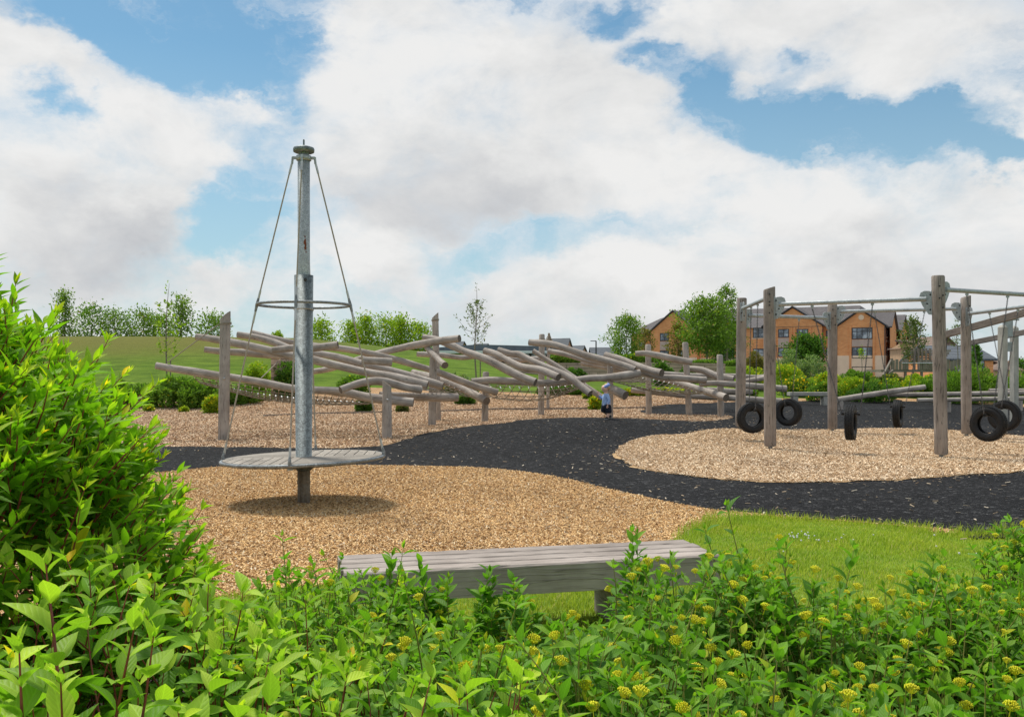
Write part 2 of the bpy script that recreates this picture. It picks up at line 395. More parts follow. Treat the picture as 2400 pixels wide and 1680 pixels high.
def mat_leaf(name, dark, light, young, trans=.35, rough=.42, veins=0, var=.35):
    m, nt = newmat(name)
    at = N(nt, 'ShaderNodeAttribute', attribute_name='tint'); g = geo(nt); ri = g.outputs['Random Per Island']
    c = ramp(nt, at.outputs['Fac'], [(0, dark), (.55, light), (1, young)])
    c = mixc(nt, 1, c, ramp(nt, ri, [(0, (1 - var, 1 - var * .9, 1 - var)), (.5, (1, 1, 1)), (.97, (1 + var, 1 + var * .7, 1 + var * .4)), (.985, (3.2, 1.7, .8)), (1, (2.6, 1.1, .7))]), 'MULTIPLY')
    # underside is paler
    c = mixc(nt, math_(nt, 'MULTIPLY', g.outputs['Backfacing'], .3), c, tuple(min(v * 1.5 + .02, 1) for v in light))
    bump = None
    if veins:
        sp = N(nt, 'ShaderNodeSeparateXYZ'); lk(nt, uvn(nt), sp.inputs[0])
        ax = math_(nt, 'ABSOLUTE', sp.outputs[0])
        ph = math_(nt, 'SUBTRACT', sp.outputs[1], math_(nt, 'MULTIPLY', ax, .75))
        w = math_(nt, 'ABSOLUTE', math_(nt, 'SINE', math_(nt, 'MULTIPLY', ph, 22.0)))
        rib = math_(nt, 'MULTIPLY', ax, 14, clamp=True)
        bump = math_(nt, 'MULTIPLY', math_(nt, 'POWER', w, .5), rib)
        c = mixc(nt, .35 * veins, c, mixc(nt, 1, c, ramp(nt, bump, [(0, 1.45), (.5, 1.0), (1, .85)]), 'MULTIPLY'))
    tcol = mixc(nt, 1, c, (1.25, 1.5, .55), 'MULTIPLY')
    finish(nt, c, rough + .12, bump, .30, .004, spec=.18, trans=trans, tcol=tcol); return m

M = {}
M['log'] = mat_wood('weathered_log', (0.315, 0.27, 0.232), (0.159, 0.134, 0.116), (0.537, 0.482, 0.433), 1)
M['post'] = mat_wood('weathered_post', (0.368, 0.322, 0.282), (0.201, 0.172, 0.147), (0.529, 0.471, 0.42), 1, crack=.6)
M['spost'] = mat_wood('swing_post_wood', (0.258, 0.218, 0.192), (0.132, 0.11, 0.096), (0.396, 0.342, 0.3), 1, crack=.75)
M['paleboard'] = mat_wood('pale_timber', (.40, .385, .34), (.27, .255, .22), (.50, .48, .43), 1, crack=.3)
M['darkboard'] = mat_wood('dark_timber', (.21, .18, .15), (.12, .10, .085), (.31, .27, .23), 1, crack=.3)
M['bench'] = mat_wood('bench_timber', (.30, .252, .222), (.16, .132, .115), (.48, .425, .385), .8, crack=.35, weather=.3)
M['deck'] = mat_wood('deck_timber', (0.296, 0.263, 0.223), (0.178, 0.153, 0.126), (0.4, 0.365, 0.317), .7, crack=.3)
M['end'] = mat_endgrain('end_grain', (.25, .205, .165), (.10, .08, .065))
M['galv'] = mat_galv('galvanised_steel', .40, 1.6, contrast=.9)
M['galv2'] = mat_galv('galvanised_mast', .19, 1.0, (.86, 1, 1.03), contrast=1.7)
M['ring'] = mat_galv('galvanised_ring', .24, .8)
M['rubber'] = mat_plain('tyre_rubber', (.016, .016, .017), .62, spec=.35, var=.35, sc=40, bump=.3)
M['rope'] = mat_plain('rope_fibre', (.33, .285, .225), .9, var=.3, sc=60)
M['cable'] = mat_plain('steel_core_rope', (.36, .32, .27), .8, var=.2, sc=90)
M['ropedark'] = mat_plain('net_rope', (.22, .185, .135), .9, var=.3, sc=50)
M['white'] = mat_plain('white_sleeve', (.72, .72, .70), .5, var=.06)
M['chain'] = mat_plain('chain_steel', (.13, .13, .135), .5, .6, var=.3, sc=50)
M['dark'] = mat_plain('dark_metal', (.03, .03, .032), .5, var=.2)
M['nut'] = mat_plain('bolt_zinc', (.5, .5, .48), .4, .7, var=.1)
M['red'] = mat_plain('red_paint', (.6, .03, .02), .4)
def mat_rust():
    m, nt = newmat('rusty_stub'); oc = objc(nt); n1 = noise(nt, mapping(nt, oc, (14, 14, 1.2)), 1, 5, .6); n2 = noise(nt, oc, 30, 4)
    c = ramp(nt, n1, [(.3, (.10, .075, .05)), (.5, (.24, .20, .155)), (.7, (.40, .36, .30))])
    c = mixc(nt, .3, c, ramp(nt, n2, [(.4, (.14, .10, .06)), (.6, (.34, .31, .27))]))
    finish(nt, c, .7, n2, .2, .004, metal=.2, spec=.3); return m
M['rust'] = mat_rust()
M['ruststain'] = mat_plain('rust_scrape', (.17, .055, .03), .9, var=.4, sc=80)

def mat_chips():
    m, nt = newmat('bark_chips_ground'); g = geo(nt); pos = g.outputs['Position']
    def layer(rot, sc):
        v = N(nt, 'ShaderNodeTexVoronoi', feature='F1'); lk(nt, mapping(nt, mapping(nt, pos, rot=(0, 0, rot)), (sc * 2.6, sc, 1)), v.inputs['Vector']); v.inputs['Scale'].default_value = 1
        s_ = N(nt, 'ShaderNodeSeparateColor'); lk(nt, v.outputs['Color'], s_.inputs[0]); return s_.outputs[0], v.outputs['Distance']
    a, da = layer(.4, 20); b, db = layer(1.7, 22); c3, dc = layer(2.7, 19)
    sel = noise(nt, pos, 16, 2); sm = ramp(nt, sel, [(.47, 0), (.53, 1)]); sm2 = ramp(nt, noise(nt, mapping(nt, pos, loc=(5, 3, 0)), 14, 2), [(.5, 0), (.56, 1)])
    val = mixc(nt, sm, a, b); val = mixc(nt, sm2, val, c3)
    dd = mixc(nt, sm2, mixc(nt, sm, da, db), dc)
    c = ramp(nt, val, [(0, (.15, .085, .04)), (.25, (.34, .205, .095)), (.5, (.48, .315, .155)), (.78, (.62, .445, .25)), (1, (.72, .58, .40))])
    big = noise(nt, mapping(nt, pos, (1, .35, 1)), .55, 5, .6)
    c = mixc(nt, .55, c, mixc(nt, 1, c, ramp(nt, big, [(.3, (.68, .64, .64)), (.55, (1, .98, .97)), (.75, (1.12, 1.1, 1.05))]), 'MULTIPLY'))
    # mulch behind the timber edging is browner and darker
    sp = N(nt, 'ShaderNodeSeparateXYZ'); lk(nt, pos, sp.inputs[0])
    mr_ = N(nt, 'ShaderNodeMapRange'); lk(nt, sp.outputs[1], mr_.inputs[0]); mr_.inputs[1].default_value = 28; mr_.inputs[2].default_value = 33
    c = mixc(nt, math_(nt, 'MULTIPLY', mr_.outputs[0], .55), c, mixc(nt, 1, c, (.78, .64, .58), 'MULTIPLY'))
    finish(nt, c, .9, math_(nt, 'SUBTRACT', 1, dd), .7, .02, spec=.15); return m
M['chips'] = mat_chips()
def mat_chip_piece(name, stops):
    m, nt = newmat(name); g = geo(nt); n1 = noise(nt, g.outputs['Position'], 90, 2)
    c = ramp(nt, g.outputs['Random Per Island'], stops)
    big = noise(nt, mapping(nt, g.outputs['Position'], (1, .5, 1)), .7, 4, .6)
    c = mixc(nt, .6, c, mixc(nt, 1, c, ramp(nt, big, [(.3, (.75, .72, .72)), (.6, (1.08, 1.06, 1.02))]), 'MULTIPLY'))
    c = mixc(nt, .25, c, mixc(nt, 1, c, ramp(nt, n1, [(.3, .6), (.7, 1.2)]), 'MULTIPLY'))
    finish(nt, c, .85, spec=.2); return m
M['chip'] = mat_chip_piece('bark_chip', [(0, (0.16, 0.0847, 0.033)), (.2, (0.43, 0.25, 0.115)), (.45, (0.65, 0.41, 0.195)), (.72, (0.821, 0.554, 0.259)), (.9, (0.912, 0.701, 0.407)), (1, (0.707, 0.621, 0.484))])
M['chippale'] = mat_chip_piece('pale_bark_chip', [(0, (.22, .15, .09)), (.5, (.48, .38, .27)), (1, (.70, .62, .50))])
M['chipswing'] = mat_chip_piece('swing_bark_chip', [(0, (0.22, 0.138, 0.0768)), (.25, (0.512, 0.35, 0.205)), (.55, (0.756, 0.55, 0.352)), (1, (0.95, 0.825, 0.627))])
M['chipfar'] = mat_chip_piece('brown_bark_chip', [(0, (0.156, 0.0975, 0.061)), (.3, (0.468, 0.299, 0.183)), (.6, (0.728, 0.514, 0.336)), (1, (0.95, 0.806, 0.598))])
def mat_rubberground():
    m, nt = newmat('rubber_mulch'); g = geo(nt); pos = g.outputs['Position']
    v = N(nt, 'ShaderNodeTexVoronoi', feature='F1'); lk(nt, pos, v.inputs['Vector']); v.inputs['Scale'].default_value = 45
    s_ = N(nt, 'ShaderNodeSeparateColor'); lk(nt, v.outputs['Color'], s_.inputs[0])
    v2 = N(nt, 'ShaderNodeTexVoronoi', feature='F1'); lk(nt, pos, v2.inputs['Vector']); v2.inputs['Scale'].default_value = 19
    s2 = N(nt, 'ShaderNodeSeparateColor'); lk(nt, v2.outputs['Color'], s2.inputs[0])
    c = ramp(nt, math_(nt, 'ADD', math_(nt, 'MULTIPLY', s_.outputs[0], .5), math_(nt, 'MULTIPLY', s2.outputs[0], .5)), [(0, (.004, .004, .004)), (.5, (.010, .010, .011)), (.78, (.022, .022, .023)), (.9, (.07, .07, .072)), (1, (.13, .13, .13))])
    big = noise(nt, mapping(nt, pos, (1, .4, 1)), .6, 5, .6)
    c = mixc(nt, .7, c, mixc(nt, 1, c, ramp(nt, big, [(.3, .7), (.7, 1.5)]), 'MULTIPLY'))
    finish(nt, c, .8, math_(nt, 'SUBTRACT', 1, v.outputs['Distance']), .8, .02, spec=.1); return m
M['rubg'] = mat_rubberground()
def mat_grass_ground():
    m, nt = newmat('grass_ground'); g = geo(nt); pos = g.outputs['Position']
    n1 = noise(nt, mapping(nt, pos, (1, .4, 1)), 1.1, 6, .65, .3); n2 = noise(nt, pos, 14, 5, .7); n3 = noise(nt, mapping(nt, pos, (.6, .2, 2)), .5, 4, .6)
    n4 = noise(nt, mapping(nt, pos, (.8, 3.2, 3.2)), .8, 4, .6, .5)
    c = ramp(nt, n1, [(.3, (.11, .185, .02)), (.5, (.16, .25, .028)), (.72, (.215, .30, .045))])
    c = mixc(nt, .45, c, ramp(nt, n4, [(.35, (.085, .155, .018)), (.65, (.20, .29, .036))]))
    c = mixc(nt, .5, c, mixc(nt, 1, c, ramp(nt, n2, [(.3, .55), (.7, 1.5)]), 'MULTIPLY'))
    rm = N(nt, 'ShaderNodeSeparateXYZ'); lk(nt, pos, rm.inputs[0]); ry = N(nt, 'ShaderNodeMapRange', interpolation_type='SMOOTHSTEP'); lk(nt, rm.outputs[1], ry.inputs[0]); ry.inputs[1].default_value = 28; ry.inputs[2].default_value = 36
    rough_ = mixc(nt, 1, c, mixc(nt, n4, (.34, .42, .32), (.86, .88, .74)), 'MULTIPLY'); c = mixc(nt, ry.outputs[0], c, rough_)
    # dry browner turf high on the mound
    sp = N(nt, 'ShaderNodeSeparateXYZ'); lk(nt, pos, sp.inputs[0])
    mr_ = N(nt, 'ShaderNodeMapRange', interpolation_type='SMOOTHSTEP'); lk(nt, math_(nt, 'ADD', sp.outputs[2], math_(nt, 'MULTIPLY', n3, 1.2)), mr_.inputs[0]); mr_.inputs[1].default_value = 2.3; mr_.inputs[2].default_value = 3.9
    mx_ = N(nt, 'ShaderNodeMapRange', interpolation_type='SMOOTHSTEP'); lk(nt, sp.outputs[0], mx_.inputs[0]); mx_.inputs[1].default_value = -3; mx_.inputs[2].default_value = -16
    c = mixc(nt, math_(nt, 'MULTIPLY', math_(nt, 'MULTIPLY', mr_.outputs[0], mx_.outputs[0]), .85), c, ramp(nt, n2, [(.3, (.085, .085, .018)), (.7, (.19, .175, .042))]))
    finish(nt, c, .95, n2, .6, .03, spec=.1); return m
M['grass'] = mat_grass_ground()
def mat_blade(name, a, b, c_):
    m, nt = newmat(name); g = geo(nt); c = ramp(nt, g.outputs['Random Per Island'], [(0, a), (.55, b), (.90, b), (1, c_)])
    big = noise(nt, g.outputs['Position'], 1.1, 4, .6)
    c = mixc(nt, .7, c, mixc(nt, 1, c, ramp(nt, big, [(.35, (.7, .85, .7)), (.65, (1.35, 1.1, 1.1))]), 'MULTIPLY'))
    finish(nt, c, .6, spec=.2, trans=.35, tcol=c); return m
M['blade'] = mat_blade('grass_blade', (0.237, 0.377, 0.022), (0.438, 0.572, 0.0495), (0.688, 0.598, 0.264))
M['soil'] = mat_plain('dark_soil', (.045, .032, .02), .95, var=.4, sc=12, bump=.5)
M['leafL'] = mat_leaf('willow_leaf_shrub', (0.072, 0.194, 0.0088), (0.216, 0.425, 0.0154), (0.72, 0.775, 0.0495), .38, .40, .3, .3)
M['leafD'] = mat_leaf('dogwood_leaf', (0.06, 0.165, 0.0134), (0.172, 0.36, 0.0244), (0.528, 0.691, 0.066), .34, .38, 1.0)
M['leafF'] = mat_leaf('golden_dogwood_leaf', (0.0575, 0.156, 0.0154), (0.132, 0.3, 0.0242), (0.38, 0.54, 0.0495), .36, .38, 1.0)
M['stemred'] = mat_plain('red_stem', (.25, .055, .035), .55, var=.3, sc=15)
M['stemgrn'] = mat_plain('olive_stem', (.25, .24, .05), .6, var=.3, sc=15)
M['flower'] = mat_plain('yellow_bud', (.88, .70, .02), .6, var=.3, sc=60)
def veg(name, d, l, y, t=.3): M[name] = mat_leaf(name, d, l, y, t, .6, 0, .4)
veg('v_hedge', (.07, .14, .018), (.16, .29, .035), (.30, .44, .06))
veg('v_grey', (.12, .175, .07), (.22, .30, .13), (.40, .48, .27))
veg('v_yel', (.17, .27, .02), (.30, .42, .03), (.52, .58, .06))
veg('v_tree', (.095, .165, .025), (.19, .30, .045), (.32, .44, .08))
veg('v_dark', (.045, .105, .014), (.09, .19, .028), (.18, .30, .05))
veg('v_olive', (.07, .10, .03), (.14, .18, .055), (.24, .28, .09))
veg('v_rust', (.10, .10, .03), (.20, .17, .04), (.28, .26, .06))
M['yflow'] = mat_leaf('yellow_petals', (.55, .42, .01), (.75, .58, .02), (.8, .65, .04), .2, .6)
M['bark'] = mat_plain('tree_bark', (.22, .18, .14), .9, var=.25, sc=12, bump=.3)
def mat_brick():
    m, nt = newmat('orange_brick'); uv = uvn(nt)
    b = N(nt, 'ShaderNodeTexBrick'); lk(nt, uv, b.inputs['Vector']); b.inputs['Scale'].default_value = 1
    b.inputs['Brick Width'].default_value = .45; b.inputs['Row Height'].default_value = .15; b.inputs['Mortar Size'].default_value = .018
    b.inputs['Color1'].default_value = (.74, .275, .09, 1); b.inputs['Color2'].default_value = (.88, .39, .145, 1); b.inputs['Mortar'].default_value = (.58, .37, .23, 1)
    n1 = noise(nt, uv, .35, 4); c = mixc(nt, .5, b.outputs[0], mixc(nt, 1, b.outputs[0], ramp(nt, n1, [(.3, .8), (.7, 1.2)]), 'MULTIPLY'))
    finish(nt, c, .9, b.outputs['Fac'], -.2, .01, spec=.1); return m
M['brick'] = mat_brick()
def mat_tiles(name, a, b_):
    m, nt = newmat(name); uv = uvn(nt); b = N(nt, 'ShaderNodeTexBrick'); lk(nt, uv, b.inputs['Vector']); b.inputs['Scale'].default_value = 1
    b.inputs['Brick Width'].default_value = .33; b.inputs['Row Height'].default_value = .32; b.inputs['Mortar Size'].default_value = .03
    b.inputs['Color1'].default_value = (*a, 1); b.inputs['Color2'].default_value = (*b_, 1); b.inputs['Mortar'].default_value = (*[v * .45 for v in a], 1)
    n1 = noise(nt, uv, .5, 4); c = mixc(nt, .5, b.outputs[0], mixc(nt, 1, b.outputs[0], ramp(nt, n1, [(.3, .75), (.7, 1.25)]), 'MULTIPLY'))
    finish(nt, c, .75, b.outputs['Fac'], -.4, .02, spec=.3); return m
M['tile'] = mat_tiles('grey_roof_tile', (.115, .104, .108), (.15, .136, .138))
M['tilebr'] = mat_tiles('brown_roof_tile', (.22, .155, .12), (.27, .19, .15))
M['tilebl'] = mat_tiles('slate_roof_tile', (.10, .115, .135), (.13, .145, .165))
M['cream'] = mat_plain('cream_render', (.84, .64, .46), .9, var=.05, sc=.6)
M['panel'] = mat_plain('taupe_panel', (.50, .39, .33), .7, var=.06, sc=.8)
M['fascia'] = mat_plain('dark_fascia', (.05, .05, .055), .6, var=.1)
M['whitef'] = mat_plain('white_fascia', (.68, .72, .75), .5, var=.05)
M['greyroof'] = mat_plain('grey_flat_roof', (.075, .095, .11), .5, var=.15, sc=1)
M['tanbrick'] = mat_plain('tan_brick', (.50, .33, .20), .9, var=.1, sc=2)
def mat_glass():
    m, nt = newmat('window_glass'); n1 = noise(nt, objc(nt), .9, 3); 
    c = ramp(nt, n1, [(.4, (.05, .065, .085)), (.52, (.16, .20, .25)), (.62, (.45, .50, .55))])
    finish(nt, c, .08, spec=.8); return m
M['glass'] = mat_glass()
def mat_wallblock():
    m, nt = newmat('retaining_wall_block'); uv = uvn(nt); b = N(nt, 'ShaderNodeTexBrick'); lk(nt, uv, b.inputs['Vector']); b.inputs['Scale'].default_value = 1
    b.inputs['Brick Width'].default_value = 1.2; b.inputs['Row Height'].default_value = .19; b.inputs['Mortar Size'].default_value = .018
    b.inputs['Color1'].default_value = (.43, .31, .245, 1); b.inputs['Color2'].default_value = (.53, .39, .31, 1); b.inputs['Mortar'].default_value = (.22, .17, .13, 1)
    n1 = noise(nt, uv, 3, 5, .6); c = mixc(nt, .6, b.outputs[0], mixc(nt, 1, b.outputs[0], ramp(nt, n1, [(.3, .7), (.7, 1.3)]), 'MULTIPLY'))
    finish(nt, c, .9, b.outputs['Fac'], -.4, .02, spec=.1); return m
M['block'] = mat_wallblock()
M['skin'] = mat_plain('skin', (.74, .46, .35), .5, var=.06, sc=20)
M['lip'] = mat_plain('lip', (.42, .16, .13), .5, var=.06)
M['hair'] = mat_plain('hair', (.50, .33, .17), .6, var=.2, sc=60)
M['top'] = mat_plain('blue_top', (.33, .46, .72), .85, var=.12, sc=25, bump=.3)
M['shorts'] = mat_plain('navy_shorts', (.012, .016, .028), .85, var=.3, sc=25)
M['band'] = mat_plain('blue_headband', (.22, .32, .66), .8, var=.15, sc=40)
M['shoe'] = mat_plain('black_canvas', (.025, .025, .028), .7, var=.2, sc=40)
M['sole'] = mat_plain('white_sole', (.75, .75, .72), .6, var=.05)
M['sock'] = mat_plain('patterned_legging', (.05, .045, .035), .7, var=.9, sc=30)

# ------------------------------------------------------------------ ground sheets
def axis(lo, hi, near_lo, near_hi, step):
    a = list(np.arange(near_lo, near_hi + 1e-6, step)); s = step; v = near_hi
    while v < hi: s *= 1.35; v += s; a.append(v)
    s = step; v = near_lo; b = []
    while v > lo: s *= 1.35; v -= s; b.append(v)
    return np.array(b[::-1] + a)
gx = axis(-2500, 2500, -26, 26, .25); gy = axis(-600, 4500, 0, 62, .25)
GXX, GYY = np.meshgrid(gx, gy); GZZ = terr(GXX, GYY)
nx, ny = len(gx), len(gy)
idx = np.arange(nx * ny).reshape(ny, nx)
F = np.stack([idx[:-1, :-1], idx[:-1, 1:], idx[1:, 1:], idx[1:, :-1]], -1).reshape(-1, 4)
V = np.stack([GXX, GYY, GZZ], -1).reshape(-1, 3)
tag(bigmesh('ground', V, F, M['grass']), kind='structure')

def smooth_poly(pts, sub=8, seed=0, amp=.05):
    pts = [np.array(p[:2], float) for p in pts]; n = len(pts); out = []
    for i in range(n):
        p0, p1, p2, p3 = pts[i - 1], pts[i], pts[(i + 1) % n], pts[(i + 2) % n]
        for k in range(sub):
            t = k / sub; out.append(.5 * ((2 * p1) + (-p0 + p2) * t + (2 * p0 - 5 * p1 + 4 * p2 - p3) * t * t + (-p0 + 3 * p1 - 3 * p2 + p3) * t ** 3))
    return np.array(out)
def pip(poly, x, y):
    ins = np.zeros(x.shape, bool); n = len(poly); j = n - 1
    for i in range(n):
        xi, yi = poly[i]; xj, yj = poly[j]
        c = ((yi > y) != (yj > y)) & (x < (xj - xi) * (y - yi) / (yj - yi + 1e-12) + xi); ins ^= c; j = i
    return ins
def sdf(poly, x, y):
    d = np.full(x.shape, 1e9); n = len(poly)
    for i in range(n):
        a = poly[i]; b = poly[(i + 1) % n]; e = b - a; wx, wy = x - a[0], y - a[1]
        t = np.clip((wx * e[0] + wy * e[1]) / (e @ e + 1e-12), 0, 1)
        d = np.minimum(d, (wx - e[0] * t) ** 2 + (wy - e[1] * t) ** 2)
    d = np.sqrt(d); d[pip(poly, x, y)] *= -1; return d
def wob(x, y): return .06 * np.sin(x * 5.1 + y * 3.3) + .05 * np.sin(x * 9.7 - y * 7.1 + 1) + .03 * np.sin(x * 21 + y * 17)
def sheet(name, poly, off, mat):
    ix = np.where((gx >= poly[:, 0].min() - .6) & (gx <= poly[:, 0].max() + .6))[0]; iy = np.where((gy >= poly[:, 1].min() - .6) & (gy <= poly[:, 1].max() + .6))[0]
    X = GXX[iy[0]:iy[-1] + 1, ix[0]:ix[-1] + 1]; Y = GYY[iy[0]:iy[-1] + 1, ix[0]:ix[-1] + 1]; Z = GZZ[iy[0]:iy[-1] + 1, ix[0]:ix[-1] + 1]
    S = sdf(poly, X, Y) + wob(X, Y); vs = {}; V = []; F = []
    def vert(key, p):
        if key not in vs: vs[key] = len(V); V.append(p)
        return vs[key]
    h, w = X.shape
    for j in range(h - 1):
        row = S[j:j + 2]
        for i in range(w - 1):
            cs = [(j, i), (j, i + 1), (j + 1, i + 1), (j + 1, i)]; sv_ = [S[c] for c in cs]
            if min(sv_) > 0: continue
            f = []
            for k in range(4):
                a, b = cs[k], cs[(k + 1) % 4]; sa, sb = sv_[k], sv_[(k + 1) % 4]
                if sa <= 0: f.append(vert(a, (X[a], Y[a], Z[a] + off)))
                if (sa <= 0) != (sb <= 0):
                    t = sa / (sa - sb); key = ('e',) + tuple(sorted((a, b)))
                    f.append(vert(key, (X[a] + (X[b] - X[a]) * t, Y[a] + (Y[b] - Y[a]) * t, Z[a] + (Z[b] - Z[a]) * t + off)))
            if len(f) > 2: F.append(f)
    me = bpy.data.meshes.new(name); me.from_pydata(V, [], F); me.materials.append(mat)
    me.polygons.foreach_set('use_smooth', [True] * len(F)); me.update()
    return tag(link(name, me), kind='structure')
g2 = lambda l: [G(*p)[:2] for p in l]
# bark over the whole playground
POLY_BARK = smooth_poly(g2([(1785, 1212), (1700, 1218), (1620, 1243), (1560, 1275), (1350, 1330), (1000, 1362), (700, 1380)]) + [(-4.5, 5.4), (-10, 7), (-16, 14), (-19, 30), (-15, 35), (-11, 37), (-7.5, 41), (-4, 41), (0, 40.0), (2.5, 37.5), (6, 38), (10, 40.0), (13, 41), (20, 40), (24, 30), (22, 18), (15, 13), (9, 10.6)] + g2([(2300, 1252), (2150, 1240), (2000, 1225), (1880, 1217)]), 6)
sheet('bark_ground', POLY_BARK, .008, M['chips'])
POLY_RUB = smooth_poly([(-9, 10.5), (-13, 14), (-13, 20), (-9.5, 19.6)] + g2([(395, 1048), (620, 1050), (880, 1047), (1000, 1016), (1100, 1000), (1200, 990)]) + [(.4, 26.0), (2.3, 26.6), (4.4, 27), (6.2, 27.4), (6.8, 29.5), (4.5, 31), (5.2, 34), (8.6, 35.4), (11.5, 39.5), (15, 40), (19, 38.5), (21, 30), (20, 18), (14.5, 13.2)] + g2([(2395, 1262), (2290, 1248), (2150, 1238), (2000, 1224), (1880, 1216), (1790, 1208), (1680, 1198), (1580, 1182), (1500, 1164), (1420, 1146), (1340, 1127), (1250, 1110), (1130, 1098), (1000, 1094), (850, 1092), (650, 1090), (520, 1096), (400, 1106)]), 6)
sheet('rubber_path', POLY_RUB, .016, M['rubg'])
POLY_SW = smooth_poly(g2([(1440, 1066), (1470, 1040), (1525, 1024), (1600, 1020), (1665, 1009), (1730, 1007), (1823, 1010), (1950, 1009), (2060, 1006), (2200, 1009), (2330, 1019)]) + [(12.3, 22.2), (13.4, 19), (12.2, 15.6)] + g2([(2395, 1108), (2250, 1117), (2100, 1128), (2000, 1131), (1850, 1134), (1700, 1127), (1600, 1117), (1500, 1100), (1452, 1080)]), 6)
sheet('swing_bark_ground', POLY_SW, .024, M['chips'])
POLY_BED = smooth_poly([(-6, .3), (-6.2, 4.6), (-3, 4.9), (0, 4.55), (3, 4.8), (6, 5.2), (6, .3), (0, -.5)], 6)
sheet('planting_soil', POLY_BED, .03, M['soil'])

M['bouncegrey'] = mat_plain('bounce_sheet_grey', (.20, .19, .18), .9, var=.2, sc=.8)
sheet('bounce_sheet', smooth_poly([(8, 92), (60, 88), (110, 95), (140, 150), (120, 230), (60, 240), (20, 190), (5, 140)], 5), .02, M['bouncegrey'])  # grey ground sheet added to cut green bounce light on the building
rng = np.random.default_rng(7)
def sample(poly, n, xr, yr, dens=None, inset=0):
    x = rng.uniform(*xr, n * 3); y = rng.uniform(*yr, n * 3)
    ok = pip(poly, x, y)
    if dens is not None: ok &= rng.random(len(x)) < dens(x, y)
    vis = np.abs(x / y) < .60; ok &= vis
    return x[ok][:n], y[ok][:n]
def chip_mesh(name, x, y, off, mat, L=(.02, .055), Wd=(.007, .017), label=None, tilt=.25):
    n = len(x); z = terr(x, y) + off; yaw = rng.uniform(0, 6.283, n); pt = rng.normal(0, tilt, n); rl = rng.normal(0, tilt, n)
    l = rng.uniform(*L, n) / 2; w = rng.uniform(*Wd, n) / 2; t = rng.uniform(.003, .008, n)
    d = np.stack([np.cos(yaw) * np.cos(pt), np.sin(yaw) * np.cos(pt), np.sin(pt)], 1)
    s_ = nrm(np.cross(d, np.stack([rl * 0 + np.sin(rl) * -np.sin(yaw), np.sin(rl) * np.cos(yaw), np.ones(n)], 1))); u = np.cross(s_, d)
    P0 = np.stack([x, y, z + t + np.abs(np.sin(pt)) * l * .8 + np.abs(np.sin(rl)) * w], 1); V = []
    for (a, b, c, k) in ((-1, -.8, 0, 1), (1, -.55, 0, 1), (1, .6, 0, 1), (-1, 1, 0, 1), (-1, -.8, -1, 1), (1, -.55, -1, 1), (1, .6, -1, 1), (-1, 1, -1, 1)):
        V.append(P0 + d * (a * l)[:, None] + s_ * (b * w)[:, None] + u * (c * t)[:, None])
    V = np.stack(V, 1).reshape(-1, 3); fs = np.array([(0, 1, 2, 3), (4, 5, 1, 0), (5, 6, 2, 1), (6, 7, 3, 2), (7, 4, 0, 3)])
    F = (fs[None] + (np.arange(n) * 8)[:, None, None]).reshape(-1, 4)
    return tag(bigmesh(name, V, F, mat, smooth=False), label, None, None, 'stuff')
def inrub(x, y, m=.0): return pip(POLY_RUB, x, y)
x, y = sample(POLY_BARK, 330000, (-9, 4.5), (4.6, 16.5), lambda x, y: (~inrub(x, y)) * np.clip(9 / y, .2, 1) ** 1.8)
chip_mesh('bark_chips', x, y, .010, M['chip'], L=(.014, .046), Wd=(.005, .014), label='loose golden brown bark chips heaped under the spinning platform')['category'] = 'bark chips'
x, y = sample(POLY_BARK, 170000, (-14, 9), (16, 37), lambda x, y: ~inrub(x, y))
chip_mesh('bark_chips', x, y, .010, M['chipfar'], L=(.03, .075), Wd=(.011, .026), label='brownish bark mulch lying under and behind the log climbing frame', tilt=.35)['category'] = 'bark chips'
x, y = sample(POLY_SW, 100000, (2, 13.5), (12, 26), None)
chip_mesh('bark_chips', x, y, .026, M['chipswing'], L=(.018, .060), Wd=(.008, .021), label='pale bark chips spread beneath the tyre swings')['category'] = 'bark chips'
def edge_dens(x, y):
    d = np.minimum(np.abs(sdf(POLY_SW, x, y)), 99); f = .10 + 1.0 * np.exp(-d / .2)
    b = sdf(POLY_RUB, x, y); f = np.maximum(f, .9 * np.exp(b / .22) * (y < 13.5)); return f * (~pip(POLY_SW, x, y))
x, y = sample(POLY_RUB, 9000, (-9, 13), (8.8, 32), edge_dens)
chip_mesh('stray_bark_chips', x, y, .018, M['chippale'], L=(.025, .075), Wd=(.009, .024), label='stray pale bark chips scattered over the black rubber surface', tilt=.15)['category'] = 'bark chips'

# lawn blades near the bench
def lawn(name, n, xr, yr, hh, label, ok):
    x = rng.uniform(*xr, n); y = rng.uniform(*yr, n); k = ok(x, y) & (np.abs(x / y) < .62); x, y = x[k], y[k]; n = len(x)
    yaw = rng.uniform(0, 6.28, n); h = hh * rng.uniform(.5, 1.3, n) * (1 + .5 * np.sin(x * 2.3) * np.sin(y * 3.1)); w = rng.uniform(.0018, .0035, n); ln = rng.uniform(.1, .9, n) * h
    b = np.stack([x, y, terr(x, y) + .003], 1); sd_ = np.stack([np.cos(yaw), np.sin(yaw), 0 * yaw], 1) * w[:, None]; ld = np.stack([-np.sin(yaw), np.cos(yaw), 0 * yaw], 1)
    mid = b + ld * (ln * .35)[:, None] + np.array([0, 0, 1]) * (h * .6)[:, None]; tip = b + ld * ln[:, None] + np.array([0, 0, 1]) * h[:, None]
    V = np.stack([b - sd_, b + sd_, mid - sd_ * .8, mid + sd_ * .8, tip - sd_ * .1, tip + sd_ * .1], 1).reshape(-1, 3)
    F = (np.array([(0, 1, 3, 2), (2, 3, 5, 4)])[None] + (np.arange(n) * 6)[:, None, None]).reshape(-1, 4)
    return tag(bigmesh(name, V, F, M['blade']), label, 'grass', None, 'stuff')
